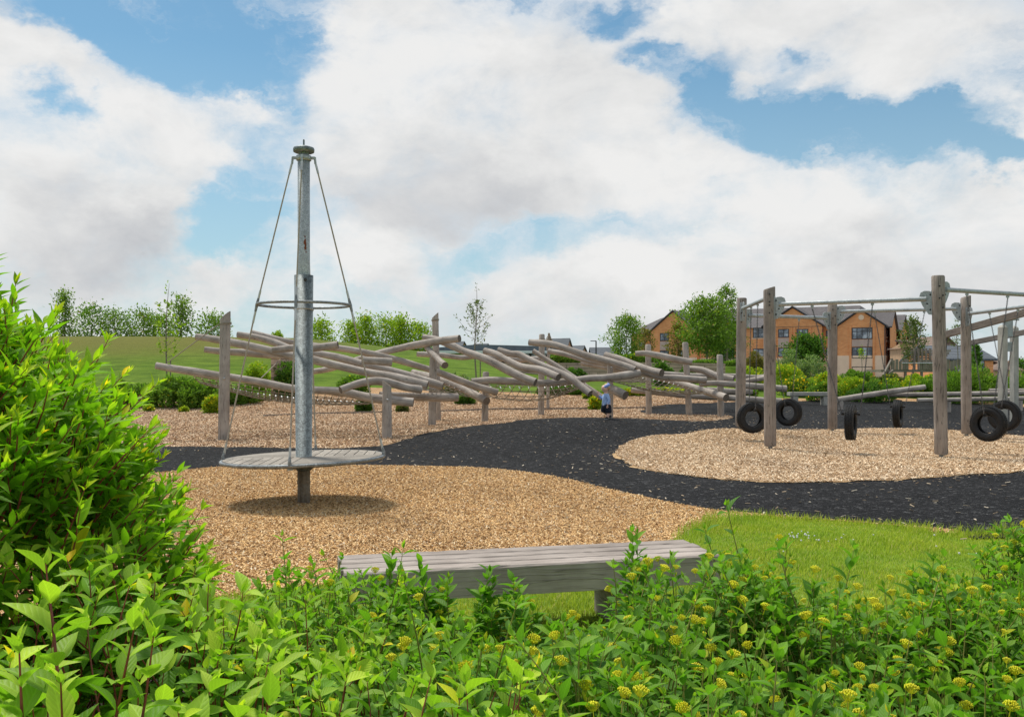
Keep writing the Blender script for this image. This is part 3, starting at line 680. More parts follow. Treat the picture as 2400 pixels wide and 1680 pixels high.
lawn('lawn_grass', 330000, (-3, 6.6), (4.2, 11.6), .032, 'short mown lawn grass beside the near bench', lambda x, y: (~pip(POLY_BARK, x, y)) & (~pip(POLY_BED, x, y)))
def fringe_ok(x, y):
    d = sdf(POLY_BARK, x, y); return (d > -.06) & (d < .25) & (rng.random(len(x)) < .5)
lawn('fringe_grass', 60000, (1.5, 6.6), (8, 11.8), .085, 'longer grass fringe where the lawn meets the black rubber', fringe_ok)
n = 34; x = np.concatenate([rng.normal(2.75, .22, 20), rng.uniform(1.5, 4.5, 14)]); y = np.concatenate([rng.normal(8.7, .16, 20), rng.uniform(7.8, 9.0, 14)]); mb = MB()
for a, b in zip(x, y):
    r = random.uniform(.006, .010); mb.lathe([(.0005, r * 1.1), (r * .8, r * .8), (r, 0), (r * .6, -r * .8), (.0005, -r)], (a, b, gh(a, b) + .042), 7)
tag(mb.build('clover_flowers', M['white']), 'white clover heads dotted in the lawn', 'clover', None, 'stuff')
# ------------------------------------------------------------------ spinning platform
def build_spinner():
    D = 11.02; X0 = (712 - CX) / FPX * D; z0 = gh(X0, D)
    root = empty('spinning_platform', (X0, D, z0), 'round timber deck spinner hung on ropes from a tall galvanised mast', 'playground spinner')
    A = R(3.5)
    mb = MB(); mb.lathe([(.0, -.1), (.074, -.1), (.074, .43), (.0, .43)], n=28); mb.lathe([(.077, .25), (.079, .256), (.079, .275), (.077, .28)], n=28)
    mb.build('base_stub', M['rust'], root)
    mb = MB(); mb.lathe([(.078, .40), (.09, .41), (.10, .42), (.165, .475), (.165, .505), (.0, .525)], n=28); mb.build('hub_flange', M['galv2'], root)
    Mt = Matrix.Rotation(R(-1.6), 3, 'Y'); zc = .548
    # deck: four quadrants of planks, alternating direction
    mb = MB(); Rd = .925
    for q in range(4):
        a0 = A + R(90 * q); Q = Matrix.Rotation(a0, 3, 'Z'); w = .118; k = 0; x0 = 0.006
        while x0 < Rd - .02:
            x1 = min(x0 + w - .013, Rd - .002); n = 5; poly = [(x0, .006), (x1, .006)]
            for j in range(n):
                xx = x1 + (x0 - x1) * j / (n - 1); poly.append((xx, math.sqrt(max(Rd * Rd - xx * xx, 1e-5))))
            vs = [Mt @ (Q @ Vector((a, b, z))) + Vector((0, 0, zc)) for z in (-.018, .018) for a, b in poly]; m_ = len(poly)
            fs = [tuple(reversed(range(m_))), tuple(range(m_, 2 * m_))] + [(i, (i + 1) % m_, m_ + (i + 1) % m_, m_ + i) for i in range(m_)]
            def uvp(i):
                a, b = poly[i % m_]; return (a + q * 1.7, b)
            mb.add(vs, fs, [[uvp(i) for i in f] for f in fs]); x0 += w; k += 1
    mb.build('deck', M['deck'], root)
    mb = MB(); mb.lathe([(.08, 0), (.91, 0), (.91, -.01), (.08, -.01)], (0, 0, zc - .024), 48, M=Mt); mb.build('gap_shade_disc', M['dark'], root)  # dark disc added below the planks to stand in for shade in the gaps
    mb = MB(); mb.tube([Mt @ Vector((.945 * math.cos(a), .945 * math.sin(a), -.005)) + Vector((0, 0, zc)) for a in np.linspace(0, 2 * math.pi, 73)], .021, 12, cap=0)
    for q in range(4):
        a = A + R(90 * q); mb.bar(Mt @ Vector((.1 * math.cos(a), .1 * math.sin(a), -.035)) + Vector((0, 0, zc)), Mt @ Vector((.93 * math.cos(a), .93 * math.sin(a), -.035)) + Vector((0, 0, zc)), .06, .03)
    mb.build('rim', M['ring'], root)
    mb = MB(); mb.lathe([(.0, .56), (.118, .56), (.094, .563), (.112, 2.72), (.0, 2.721)], n=36)
    a = R(-68)
    mb.build('lower_mast', M['galv2'], root)
    b_ = MB(); b_.lathe([(.0, 0), (.02, 0), (.02, .006), (.012, .008), (.0, .008)], (.112 * math.cos(a), .112 * math.sin(a), 2.66), 14, M=Matrix.Rotation(R(90), 3, 'X') )
    b_.build('bolt', M['dark'], root)
    mb = MB(); mb.lathe([(.072, 2.7), (.072, 4.13), (.0, 4.13)], n=32); mb.build('upper_mast', M['galv'], root)
    mb = MB(); rr = random.Random(3)
    for (zz, s) in ((3.17, .012), (3.10, .026), (3.08, .02), (3.04, .022), (2.99, .011), (3.13, .015)):
        aa = R(-62 + rr.uniform(-9, 9)); 
        p = [(.0732 * math.cos(aa + math.cos(t) * s * 9), .0732 * math.sin(aa + math.cos(t) * s * 9), zz + math.sin(t) * s * 1.3 * rr.uniform(.6, 1.2)) for t in np.linspace(0, 2 * math.pi, 9)[:-1]]
        mb.add(p, [tuple(range(8))])
    mb.build('rust_stain', M['ruststain'], root)
    mb = MB(); mb.lathe([(.0, 4.175), (.10, 4.175), (.122, 4.185), (.126, 4.215), (.12, 4.235), (.06, 4.255), (.0, 4.26)], n=32); mb.lathe([(.011, 4.25), (.011, 4.325), (.005, 4.34), (.0, 4.341)], n=10); mb.build('cap', M['galv2'], root)
    mb = MB(); mb.lathe([(.075, 4.08), (.088, 4.085), (.088, 4.14), (.06, 4.15), (.06, 4.18)], n=24)
    for q in range(4):
        a = A + R(90 * q); c, s_ = math.cos(a), math.sin(a)
        mb.box((.105 * c, .105 * s_, 4.115), (.06, .03, .03), a); mb.tube([(.13 * c, .13 * s_, 4.125), (.138 * c, .138 * s_, 4.045)], .014, 8)
    mb.build('shackle_ring', M['galv'], root)
    zr, rr_ = 2.368, .54
    mb = MB(); mb.tube([(rr_ * math.cos(a), rr_ * math.sin(a), zr) for a in np.linspace(0, 2 * math.pi, 61)], .0165, 10, cap=0)
    mb.build('spreader_ring', M['ring'], root)
    mb = MB(); mb.tube([(.112 * math.cos(t), .112 * math.sin(t), 2.31 - .01 * math.sin(t)) for t in np.linspace(0, 6.283, 25)], .007, 6, cap=0); mb.build('rope_band', M['cable'], root)
    for q in range(4):
        a = A + R(90 * q); c, s_ = math.cos(a), math.sin(a)
        T = Vector((.138 * c, .138 * s_, 4.06)); Rg = Vector(((rr_ + .01) * c, (rr_ + .01) * s_, zr)); B = Mt @ Vector((.945 * c, .945 * s_, .02)) + Vector((0, 0, zc))
        mb = MB(); mb.tube([T.lerp(Rg, .0), T.lerp(Rg, .5), T.lerp(Rg, .97)], .0088, 8); mb.tube([Rg.lerp(B, .03), Rg.lerp(B, .5), Rg.lerp(B, .98)], .0095, 8)
        rope = mb.build('suspension_rope', M['cable'], root)
        for (u, v, a0, a1) in ((T, Rg, .01, .075), (T, Rg, .90, .956), (Rg, B, .044, .12), (Rg, B, .90, .965)):
            mb = MB(); mb.tube([u.lerp(v, a0), u.lerp(v, a1)], .0135, 8); mb.build('sleeve', M['nut'], rope)
        mb = MB(); mb.tube([T.lerp(Rg, .955), Rg, Rg.lerp(B, .045)], [.014, .02, .014], 8); mb.build('shackle', M['ring'], rope)
        mb = MB(); mb.tube([Rg.lerp(B, .955), B + Vector((0, 0, .03)), B, B + Vector((0, 0, -.03))], [.013, .019, .022, .02], 8); mb.build('shackle', M['ring'], rope)
build_spinner()

# ------------------------------------------------------------------ log climbing frame
climb = empty('log_climbing_frame', G(1137, 998), 'weathered grey log climbing frame of crossing poles and rope nets', 'climbing frame')
def keep(o, root):      # world-space mesh re-based on its root
    root_m = Matrix.Translation(-Vector(root.location)); o.data.transform(root_m); return o
SEED = [0]
def post(px, ytop, ybase, D, rpx, pxt=None, slant=0, leaf=None, mat='post', round_top=True):
    SEED[0] += 1; r = rpx / FPX * D; b = PX(px, D, 0); b.z = gh(b.x, b.y) - .15; t = P(pxt if pxt else px, ytop, D)
    mb = MB(); k = 7; pts = [b.lerp(t, i / k) for i in range(k + 1)]; rad = [r * (1.04 - .1 * i / k) for i in range(k + 1)]
    if not slant: pts.append(t + Vector((0, 0, r * .16))); rad.append(rad[-1] * .72); pts[-2] = t - Vector((0, 0, r * .12))
    mb.tube(pts, rad, 18, 0, cap=2, bump=.025, seed=SEED[0])
    if slant:
        for i, v in enumerate(mb.v):
            if v[2] > t.z - r * .9: mb.v[i] = (v[0], v[1], v[2] + (v[0] - t.x) * slant)
    o = keep(mb.build('post', [M[mat], M['end']], climb), climb)
    return o
def bolt(par, px, py, D, r=.03):
    c = P(px, py, D); mb = MB(); mb.lathe([(0, 0), (r, 0), (r, .012), (r * .5, .014), (r * .5, .024), (0, .024)], c, 12, M=Matrix.Rotation(R(90), 3, 'X'))
    keep(mb.build('bolt', M['nut'], par), climb)
def log(pts, d0, d1, rpx, n=16, bump=.05):
    SEED[0] += 1; n_ = len(pts); L = [0]
    for a, b in zip(pts, pts[1:]): L.append(L[-1] + math.hypot(b[0] - a[0], b[1] - a[1]))
    Dm = (d0 + d1) / 2; P3 = [P(p[0], p[1], d0 + (d1 - d0) * l / L[-1]) for p, l in zip(pts, L)]; r = rpx / FPX * Dm
    rr = random.Random(SEED[0]); rad = [r * (.87 + .2 * i / max(n_ - 1, 1)) * (1 + rr.uniform(-.04, .06)) for i in range(n_)]
    mb = MB(); mb.tube(P3, rad, n, 0, cap=2, sub=5, bump=bump, seed=SEED[0])
    return keep(mb.build('log', [M['log'], M['end']], climb), climb)
p1 = post(524, 740, 1032, 21.4, 12.6, 528, slant=.9); bolt(p1, 525, 887, 21.25)
p2 = post(907, 899, 1033, 21.3, 11.3, slant=-.75); bolt(p2, 908, 937, 21.15)
p3 = post(1012, 826, 1007, 25.3, 9.0, 1016, slant=.7); bolt(p3, 1012, 929, 25.15)
post(1026, 739, 985, 27.8, 8.0, 1020, slant=.9)
post(1136, 872, 998, 27, 7.8, 1139); post(1268, 784, 977, 30.5, 7.3, 1270); p6 = post(1430, 838, 975, 28, 7.1, 1430, slant=-.4)
post(1521, 808, 973, 30.5, 6.9, 1519); post(1616, 803, 971, 30, 7.2, 1606); post(1690, 832, 971, 29, 7.6, 1687)
for yy in (855, 861): bolt(p6, 1433, yy, 27.86, .028)
post(1284, 792, 960, 34, 3.6, 1286)
log([(366, 857), (414, 865), (461, 872), (524, 882), (603, 894), (681, 910), (735, 914), (796, 917), (857, 930), (918, 938), (969, 943)], 21.7, 21.75, 9.7)
log([(460, 789), (515, 797), (585, 811), (646, 825), (681, 833), (735, 844), (796, 858), (857, 872), (926, 885), (979, 897), (1002, 903)], 23, 22.6, 9.8)
log([(479, 819), (515, 823), (568, 826), (611, 829), (660, 834)], 24.2, 24.6, 8.6)
log([(557, 784), (603, 791), (646, 804), (690, 820), (735, 829), (761, 831), (805, 841), (848, 853), (900, 865), (960, 882), (1038, 905)], 23.9, 23.4, 8.8)
log([(587, 779), (629, 790), (690, 804), (740, 811), (792, 816), (839, 823), (909, 838), (961, 852), (1014, 868), (1050, 881), (1102, 901), (1137, 911), (1166, 920)], 25, 26.3, 8.0)
log([(639, 820), (681, 816), (735, 815), (792, 808)], 22.2, 22.1, 8.4)
log([(733, 871), (778, 863), (830, 846), (885, 829), (961, 811), (1030, 799), (1077, 793)], 27, 25, 8.2)
log([(848, 844), (880, 846), (918, 849)], 22.1, 22.3, 9.2)
log([(798, 914), (839, 899), (874, 893), (909, 896), (953, 908), (986, 913)], 21.1, 22.2, 9.4)
log([(890, 925), (918, 927), (970, 929), (1022, 931), (1073, 931)], 23.6, 24.4, 9.6)
log([(1000, 814), (1015, 830), (1030, 845), (1043, 856)], 25.6, 24.4, 7.6)
log([(993, 791), (1030, 798), (1055, 808), (1085, 822), (1120, 834), (1155, 849), (1189, 867), (1224, 884), (1255, 896)], 26.4, 25, 9.2)
log([(977, 830), (1031, 832), (1083, 838), (1120, 834), (1155, 839), (1207, 843), (1262, 841)], 29, 30, 6.4)
log([(968, 872), (1005, 882), (1048, 897), (1094, 916), (1141, 940)], 29, 26.2, 8.6)
log([(1136, 822), (1163, 830), (1189, 844), (1224, 860), (1268, 867), (1309, 884)], 27, 25.2, 8.4)
log([(1168, 820), (1198, 829), (1216, 831), (1242, 843), (1285, 862), (1320, 877), (1346, 893), (1383, 922)], 27.6, 26, 8.0)
log([(1250, 822), (1280, 842), (1311, 862), (1346, 886), (1372, 905), (1412, 932)], 29, 28, 6.8)
log([(1105, 894), (1148, 891), (1207, 894), (1259, 897), (1311, 896), (1381, 887), (1420, 885), (1462, 880), (1500, 874)], 26.4, 27.2, 8.6)
log([(1240, 802), (1294, 807), (1329, 818), (1381, 835), (1435, 849), (1470, 860), (1488, 867)], 28.4, 27.2, 8.6)
log([(1286, 823), (1329, 831), (1372, 843), (1423, 852), (1470, 868)], 29.4, 28, 7.6)
log([(1365, 850), (1416, 859), (1449, 866), (1478, 874)], 30, 28.6, 8)
log([(1419, 831), (1452, 841), (1487, 855), (1522, 867), (1551, 874)], 28.6, 26.9, 8.2)
log([(1500, 873), (1548, 884), (1592, 886), (1654, 891)], 27.6, 28, 7.4)
log([(1489, 829), (1512, 828), (1539, 832), (1574, 840), (1622, 849)], 29.6, 29.4, 7.2)
log([(1603, 863), (1644, 867), (1679, 881), (1719, 889)], 30.3, 29.6, 7.6)
log([(1640, 900), (1679, 898), (1731, 902), (1790, 907), (1842, 911)], 28.6, 28.8, 7.4)
log([(1540, 884), (1592, 898), (1644, 914), (1702, 932)], 31, 28.2, 8.4)
log([(1480, 914), (1527, 919), (1626, 928), (1722, 933), (1790, 938), (1830, 940)], 31, 31.5, 7)
log([(1555, 875), (1626, 880), (1722, 881), (1772, 884), (1810, 880)], 33, 33, 5.8)
log([(1738, 895), (1765, 890), (1800, 884)], 32, 31.6, 6.2); log([(1655, 914), (1725, 918), (1760, 917)], 31.8, 32.4, 8)
log([(1428, 909), (1440, 914), (1466, 927)], 27.4, 27, 10.5)
def net(e0, e1, nu, nv, sag, m='ropedark', r=.010):
    """e0, e1: world-space edge polylines (near and far); ropes hang between them"""
    def at(e, t):
        k = t * (len(e) - 1); i = min(int(k), len(e) - 2); return e[i].lerp(e[i + 1], k - i)
    g = [[at(e0, i / nu).lerp(at(e1, i / nu), j / nv) - Vector((0, 0, sag * math.sin(math.pi * j / nv) * (.35 + .65 * math.sin(math.pi * i / nu)))) for j in range(nv + 1)] for i in range(nu + 1)]
    mb = MB()
    for i in range(nu + 1): mb.tube(g[i], r, 6)
    for j in range(nv + 1): mb.tube([g[i][j] for i in range(nu + 1)], r, 6)
    for i in range(1, nu):
        for j in range(1, nv): mb.box(g[i][j], (r * 3.4, r * 3.4, r * 3))
    for i in range(0, nu + 1):
        d = (g[i][1] - g[i][0]).normalized(); mb.tube([g[i][0], g[i][0] + d * .1], r * 1.7, 6, 1); d = (g[i][-2] - g[i][-1]).normalized(); mb.tube([g[i][-1], g[i][-1] + d * .16], r * 1.7, 6, 1)
    keep(mb.build('climbing_net', [M[m], M['white']], climb), climb)
net([P(455, 882, 21.8), P(603, 906, 21.8), P(735, 920, 21.8), P(880, 938, 21.8)], [P(480, 897, 24.0), P(600, 921, 24.0), P(720, 935, 24.0), P(840, 942, 24.0)], 26, 8, .22)
net([P(1110, 900, 26.5), P(1207, 902, 26.5), P(1300, 904, 26.6), P(1372, 896, 26.6)], [P(1040, 900, 29), P(1150, 906, 29.4), P(1260, 906, 29.6), P(1340, 903, 29.4)], 15, 8, .45)
net([P(1430, 893, 27.1), P(1480, 905, 27.1), P(1540, 914, 27.6), P(1630, 918, 28)], [P(1495, 884, 31), P(1550, 892, 30.6), P(1600, 902, 30), P(1660, 918, 29)], 13, 8, .2)
net([P(930, 905, 23.4), P(965, 910, 23.4), P(1000, 914, 23.4)], [P(968, 874, 28.8), P(1048, 900, 27.6), P(1120, 932, 26.6)], 11, 5, .05)
def rope(pts, r=.011, par=None): 
    mb = MB(); mb.tube(pts, r, 6); return keep(mb.build('rope', M['rope'], par or climb), climb)
rope([P(513, 760, 21.35), P(392, 850, 21.7)]); rope([P(612, 886, 21.7), P(657, 842, 23)]); rope([P(1012, 765, 27.7), P(1004, 790, 26.4)])
def lash(px, py, D, rpx, n=2):
    r = rpx / FPX * D * 1.06; mb = MB(); c = P(px, py, D)
    for k in range(n): mb.tube([c + Vector((r * math.cos(t), r * math.sin(t), -.028 * k + .01 * math.cos(t))) for t in np.linspace(0, 6.283, 19)], .012, 6, cap=0)
    return keep(mb.build('rope_lashing', M['rope'], climb), climb)
lash(529, 757, 21.4, 12); lash(1020, 749, 27.8, 8); lash(1270, 795, 30.5, 7.4, 2)
mb = MB(); rr = random.Random(5); c = P(1286, 792, 34)
for k in range(16):
    a = rr.uniform(0, 6.28); q = Vector((math.cos(a), math.sin(a), 0)); mb.tube([c + q * .05 + Vector((0, 0, rr.uniform(-.1, .12))), c + q * rr.uniform(.07, .12) + Vector((0, 0, rr.uniform(-.15, .0))), c + q * rr.uniform(.05, .17) + Vector((0, 0, rr.uniform(-.45, -.2)))], .014, 5)
mb.tube([c + Vector((0, 0, -.3)), c + Vector((.01, 0, .18))], [.07, .04], 7); keep(mb.build('frayed_rope', M['rope'], climb), climb)

# ------------------------------------------------------------------ tyre swing frame
SWP = dict(A=(5.42, 22.0), B=(5.16, 18.5), C=(8.03, 23.2), D=(7.86, 16.95), E=(10.8, 22.0), F=(10.75, 18.5))
swing = empty('swing_structure', (7.9, 19.8, 0), 'ring of weathered timber posts joined by galvanised beams for tyre swings', 'swing frame')
def keepw(o, root): o.data.transform(Matrix.Translation(-Vector(root.location))); return o
HT = dict(A=3.34, B=3.27, C=3.27, D=3.35, E=3.38, F=3.3); LEAN = dict(A=(.04, 0), B=(-.02, 0), C=(0, 0), D=(-.06, 0), E=(-.02, 0), F=(0, 0))
def leanat(k, z): x, y = SWP[k]; return Vector((x + LEAN[k][0] * (z / 3.3), y, z))
for k, (x, y) in SWP.items():
    SEED[0] += 1; mb = MB(); z0 = gh(x, y); b = z0 + .085; t = HT[k]; pts = [leanat(k, b + (t - b) * i / 8) for i in range(9)]
    pts = [pts[0], pts[0] + Vector((0, 0, .02))] + pts[1:-1] + [pts[-1] - Vector((0, 0, .02)), pts[-1]]
    rad = [.108, .117] + [.117 - .001 * i for i in range(8)]; rad = rad[:len(pts) - 1] + [.098]; rad = [.108] + [.116] * (len(pts) - 2) + [.100]
    mb.tube(pts, rad, 20, 0, cap=2, bump=.012, seed=SEED[0])
    if k in 'BE':
        for i, v in enumerate(mb.v):
            if v[2] > t - .1: mb.v[i] = (v[0], v[1], v[2] + (v[0] - x) * .32)
    o = keepw(mb.build('post', [M['spost'], M['end']], swing), swing)
    mb = MB(); mb.lathe([(.0, z0 - .15), (.042, z0 - .15), (.042, b + .002)], (x, y, 0), 14); mb.lathe([(.0, b - .008), (.085, b - .008), (.085, b - .001), (.0, b - .001)], (x, y, 0), 18)
    keepw(mb.build('steel_foot', M['galv'], o), swing)
PLATE = [(0, .12), (.05, .145), (.13, .15), (.195, .12), (.215, .06), (.205, -.02), (.165, -.12), (.11, -.215), (.06, -.285), (.0, -.295)]
def beam(k0, k1, z):
    a = leanat(k0, z); b = leanat(k1, z); d = (b - a).normalized(); mb = MB()
    mb.tube([a + d * .2, b - d * .2], .044, 20, seed=z); mb.lathe([(0, 0), (.047, 0), (.047, .012), (0, .012)], a + d * .195, 16, M=d.to_track_quat('Z', 'Y').to_matrix())
    o = keepw(mb.build('beam', M['galv'], swing), swing)
    for p, dd in ((a, d), (b, -d)):
        ang = math.atan2(dd.y, dd.x); Rz = Matrix.Rotation(ang, 3, 'Z'); mb = MB(); mb.prism([(x_ + .105, z_) for x_, z_ in PLATE], -.007, .007, M=Rz, c=p)
        # flange against the post and three slots
        mb.box(p + Rz @ Vector((.109, 0, -.07)), (.012, .11, .44), ang)
        for (hx, hz) in ((.135, .075), (.135, -.2), (.19, -.09)):
            for sgn in (-1, 1): mb.lathe([(0, 0), (.017, 0), (.017, .0015), (0, .0015)], p + Rz @ Vector((hx, .0072 * sgn, hz)), 12, 1, M=Rz @ Matrix.Rotation(R(-90 * sgn), 3, 'X'))
        for hz in (.05, -.17):
            mb.lathe([(0, 0), (.016, 0), (.014, .01), (0, .012)], p + Vector((-.03 if dd.x > 0 else .03, -.117, hz)), 10, 1, M=Matrix.Rotation(R(90), 3, 'X'))
        keepw(mb.build('bracket_plate', [M['galv'], M['dark']], swing), swing)
    return a, b
BM = {'AB': 3.08, 'AC': 2.93, 'BD': 2.93, 'CE': 3.09, 'DF': 3.10, 'EF': 2.96}
for k, z in BM.items(): beam(k[0], k[1], z)
def make_tyre(Ro=.325, Ri=.19, w=.17):
    """tyre about local X axis"""
    mb = MB(); n = 96; prof = [(Ri, -.045), (Ri - .008, -.062), (Ri + .01, -.075), (Ri + .05, -w / 2 + .004), (Ro - .055, -w / 2), (Ro - .018, -w / 2 + .012), (Ro - .004, -w / 2 + .03), (Ro, -.03), (Ro, .03), (Ro - .004, w / 2 - .03), (Ro - .018, w / 2 - .012), (Ro - .055, w / 2), (Ri + .05, w / 2 - .004), (Ri + .01, .075), (Ri - .008, .062), (Ri, .045), (Ri + .022, .05), (Ro - .05, w / 2 - .015), (Ro - .022, 0), (Ro - .05, -w / 2 + .015), (Ri + .022, -.05), (Ri, -.045)]
    T = Matrix.Rotation(R(90), 3, 'Y'); mb.lathe(prof, n=n, M=T)
    # tread blocks
    for i in range(56):
        a = 2 * math.pi * i / 56
        for (xo, wd, off, rr) in ((-.062, .03, 0, .006), (-.022, .032, .5, .002), (.022, .032, 0, .002), (.062, .03, .5, .006)):
            aa = a + off * 2 * math.pi / 56; r = Ro + .004 - (0 if abs(xo) < .03 else .006)
            Mx = Matrix.Rotation(aa, 3, 'X'); mb.box(Mx @ Vector((xo, 0, r)), (wd, .021, .014 + rr), M=Mx @ Matrix.Rotation(.35 if xo < 0 else -.35, 3, 'Z'), ax=0)
    return mb.build('tyre', M['rubber'])
def chain(mb, a, b, r=.0045):
    L = (b - a).length; n = max(int(L / .034), 2); d = (b - a).normalized(); q = d.to_track_quat('Z', 'Y').to_matrix()
    for i in range(n):
        c = a + (b - a) * ((i + .5) / n); l = L / n * .68; s = .011; Q = q @ Matrix.Rotation(R(90 * (i % 2) + 20), 3, 'Z')
        mb.tube([c + Q @ Vector(p) for p in ((s, 0, -l * .6), (s, 0, l * .6), (0, 0, l), (-s, 0, l * .6), (-s, 0, -l * .6), (0, 0, -l), (s, 0, -l * .6))], r, 4, cap=0)
tyre0 = None
def tyre_swing(px, py, D, yaw, bm, f0, f1, label, tiltx=0):
    global tyre0
    c = P(px, py, D); root = empty('tyre_swing', c, label, 'tyre swing', 'tyre swings hanging from the frame', 0); Q = Matrix.Rotation(yaw, 3, 'Z')
    if tyre0 is None: t = tyre0 = make_tyre()
    else: t = tyre0.copy(); col.objects.link(t)
    t.parent = root; t.rotation_euler = (0, 0, yaw)
    mb = MB(); hb = .17; zb = .165
    e0 = Q @ Vector((-hb, 0, zb)); e1 = Q @ Vector((hb, 0, zb)); mb.tube([e0, e1], .019, 10); mb.tube([e0, e0 + (e1 - e0) * .12], .03, 10); mb.tube([e1, e1 - (e1 - e0) * .12], .03, 10)
    mb.box(Q @ Vector((0, 0, .185)), (.05, .09, .07), yaw)
    mb.build('hanger_bar', M['rubber'], root)
    a, b = leanat(bm[0], BM[bm]), leanat(bm[1], BM[bm]); pa = a.lerp(b, f0) - c; pb = a.lerp(b, f1) - c
    if (pa - e0).length + (pb - e1).length > (pa - e1).length + (pb - e0).length: pa, pb = pb, pa
    for p, e in ((pa, e0), (pb, e1)):
        mb = MB(); q = p - Vector((0, 0, .10)); chain(mb, q, e + Vector((0, 0, .02))); ch = mb.build('chain', M['chain'], root)
        mb = MB(); mb.box(p - Vector((0, 0, .062)), (.05, .035, .035)); mb.tube([p - Vector((0, 0, .075)), p - Vector((0, 0, .11))], .014, 8); mb.build('swivel', M['galv'], ch)
tyre_swing(1763, 979, 20.2, R(99), 'AB', .38, .62, 'leftmost tyre swing, facing the camera between the two left posts')
tyre_swing(1848, 966, 22.6, R(45), 'AC', .32, .62, 'tyre swing turned half sideways just right of the second post')
tyre_swing(1994, 990, 17.7, R(-28), 'BD', .27, .63, 'tyre swing seen edge on in front, left of the tallest post')
tyre_swing(2104, 969, 22.5, R(-32), 'CE', .33, .70, 'tyre swing seen edge on at the back, smaller and left of the tallest post')
tyre_swing(2317, 993, 17.6, R(37), 'DF', .24, .60, 'near tyre swing at far right, overlapping the one behind it')
tyre_swing(2354, 974, 20.2, R(42), 'EF', .32, .66, 'rightmost tyre swing, partly hidden behind the near tyre')

# ------------------------------------------------------------------ near bench
a = Vector((-.96, 5.27, 0)); b = Vector((1.30, 5.82, 0)); d = (b - a).normalized(); nrm_ = Vector((-d.y, d.x, 0)); ang = math.atan2(d.y, d.x)
z = gh(0, 5.6); bench = empty('timber_bench', ((a + b) / 2 + nrm_ * .28 + Vector((0, 0, z))), 'long grey weathered timber bench standing half hidden behind the foreground shrubs', 'bench')
Lb = (b - a).length
for k in range(4):
    mb = MB(); w = .13; off = k * (w + .008) + w / 2; rr = random.Random(k); c = (a + b) / 2 + nrm_ * off + Vector((0, 0, z + .45 - .09)) + d * rr.uniform(-.008, .008)
    # beam with worn, uneven long edges
    n = 26; vs = []; hw, hh = w / 2, .09
    for i in range(n + 1):
        x = -Lb / 2 + Lb * i / n
        for (yy, zz) in ((-hw, -hh), (-hw, hh - .012), (-hw + .012, hh), (hw - .012, hh), (hw, hh - .012), (hw, -hh)):
            j = rr.uniform(-.0022, .0022); vs.append(c + d * x + nrm_ * (yy + j) + Vector((0, 0, zz + rr.uniform(-.0018, .0018))))
    fs = []; uvs = []; per = [0, .17, .19, .30, .32, .49, .62]
    for i in range(n):
        for q in range(6):
            q2 = (q + 1) % 6; fs.append((i * 6 + q, i * 6 + q2, (i + 1) * 6 + q2, (i + 1) * 6 + q)); l0, l1 = Lb * i / n, Lb * (i + 1) / n
            uvs.append([(per[q] + k, l0), (per[q + 1] + k, l0), (per[q + 1] + k, l1), (per[q] + k, l1)])
    mb.add(vs, fs, uvs)
    mb.add([vs[q] for q in range(6)], [(5, 4, 3, 2, 1, 0)]); mb.add([vs[n * 6 + q] for q in range(6)], [(0, 1, 2, 3, 4, 5)])
    keepw(mb.build('seat_beam', M['bench'], bench, .002), bench)
for s in (-.62, .58):
    mb = MB(); c = (a + b) / 2 + d * s + nrm_ * .28
    mb.box(c + Vector((0, 0, z + .10)), (.15, .42, .22), ang); mb.box(c + Vector((0, 0, z + .239)), (.12, .5, .055), ang)
    keepw(mb.build('leg', M['bench'], bench, .004), bench)

# ------------------------------------------------------------------ timber edging, far benches and beams
def edging(pts, label, h=.1):
    mb = MB(); ps = [G(*p) for p in pts]
    for u, v in zip(ps, ps[1:]): mb.bar(u + Vector((0, 0, h / 2 - .03)), v + Vector((0, 0, h / 2 - .03)), .06, h)
    tag(mb.build('timber_edging', M['darkboard']), label, 'edging')
edging([(618, 977), (760, 971), (900, 968)], 'sunken timber edging board in the bark, left part behind the spinner')
edging([(1030, 966), (1180, 960)], 'short raised timber edging board in the bark at the middle')
edging([(1180, 961), (1400, 959), (1560, 957)], 'long low timber edging board behind the child')
def bench_small(px0, px1, ytop, D, label):
    x0, x1 = (px0 - CX) / FPX * D, (px1 - CX) / FPX * D; z1 = EYE - (ytop - HY) / FPX * D; xm = (x0 + x1) / 2; g_ = gh(xm, D)
    r_ = empty('park_bench', (xm, D, g_), label, 'bench'); mb = MB()
    for k in range(3): mb.box((0, (k - 1) * .15, z1 - g_ - .07), (x1 - x0, .14, .14))
    mb.build('seat', M['paleboard'], r_, .01)
    for s in (-1, 1): mb = MB(); mb.box((s * (x1 - x0) * .36, 0, (z1 - g_ - .14) / 2 - .02), (.2, .4, z1 - g_ - .14)); mb.build('leg', M['paleboard'], r_, .01)
bench_small(1848, 1946, 919, 36.5, 'far timber bench by the plant bed behind the swing posts')
tb = empty('tilted_balance_log', G(1972, 945), 'long log sloping up to the right from a low stump behind the swings', 'balance log')
mb = MB(); Dt = 33; mb.tube([P(1958, 938, Dt), P(2020, 928, Dt), P(2100, 916, Dt), P(2168, 907, Dt)], [.10, .105, .10, .095], 14, 0, 2, 4, .03, 77); keepw(mb.build('log', [M['log'], M['end']], tb), tb)
mb = MB(); bb = PX(1971, Dt, 0); mb.tube([(bb.x, Dt, gh(bb.x, Dt) - .1), (bb.x, Dt, P(0, 938, Dt).z)], .09, 12, 0, 2, 0, .03, 78); keepw(mb.build('stump', [M['post'], M['end']], tb), tb)
hb = empty('balance_beam', G(2225, 960), 'low double rail of horizontal logs on stumps at the right', 'balance beam')
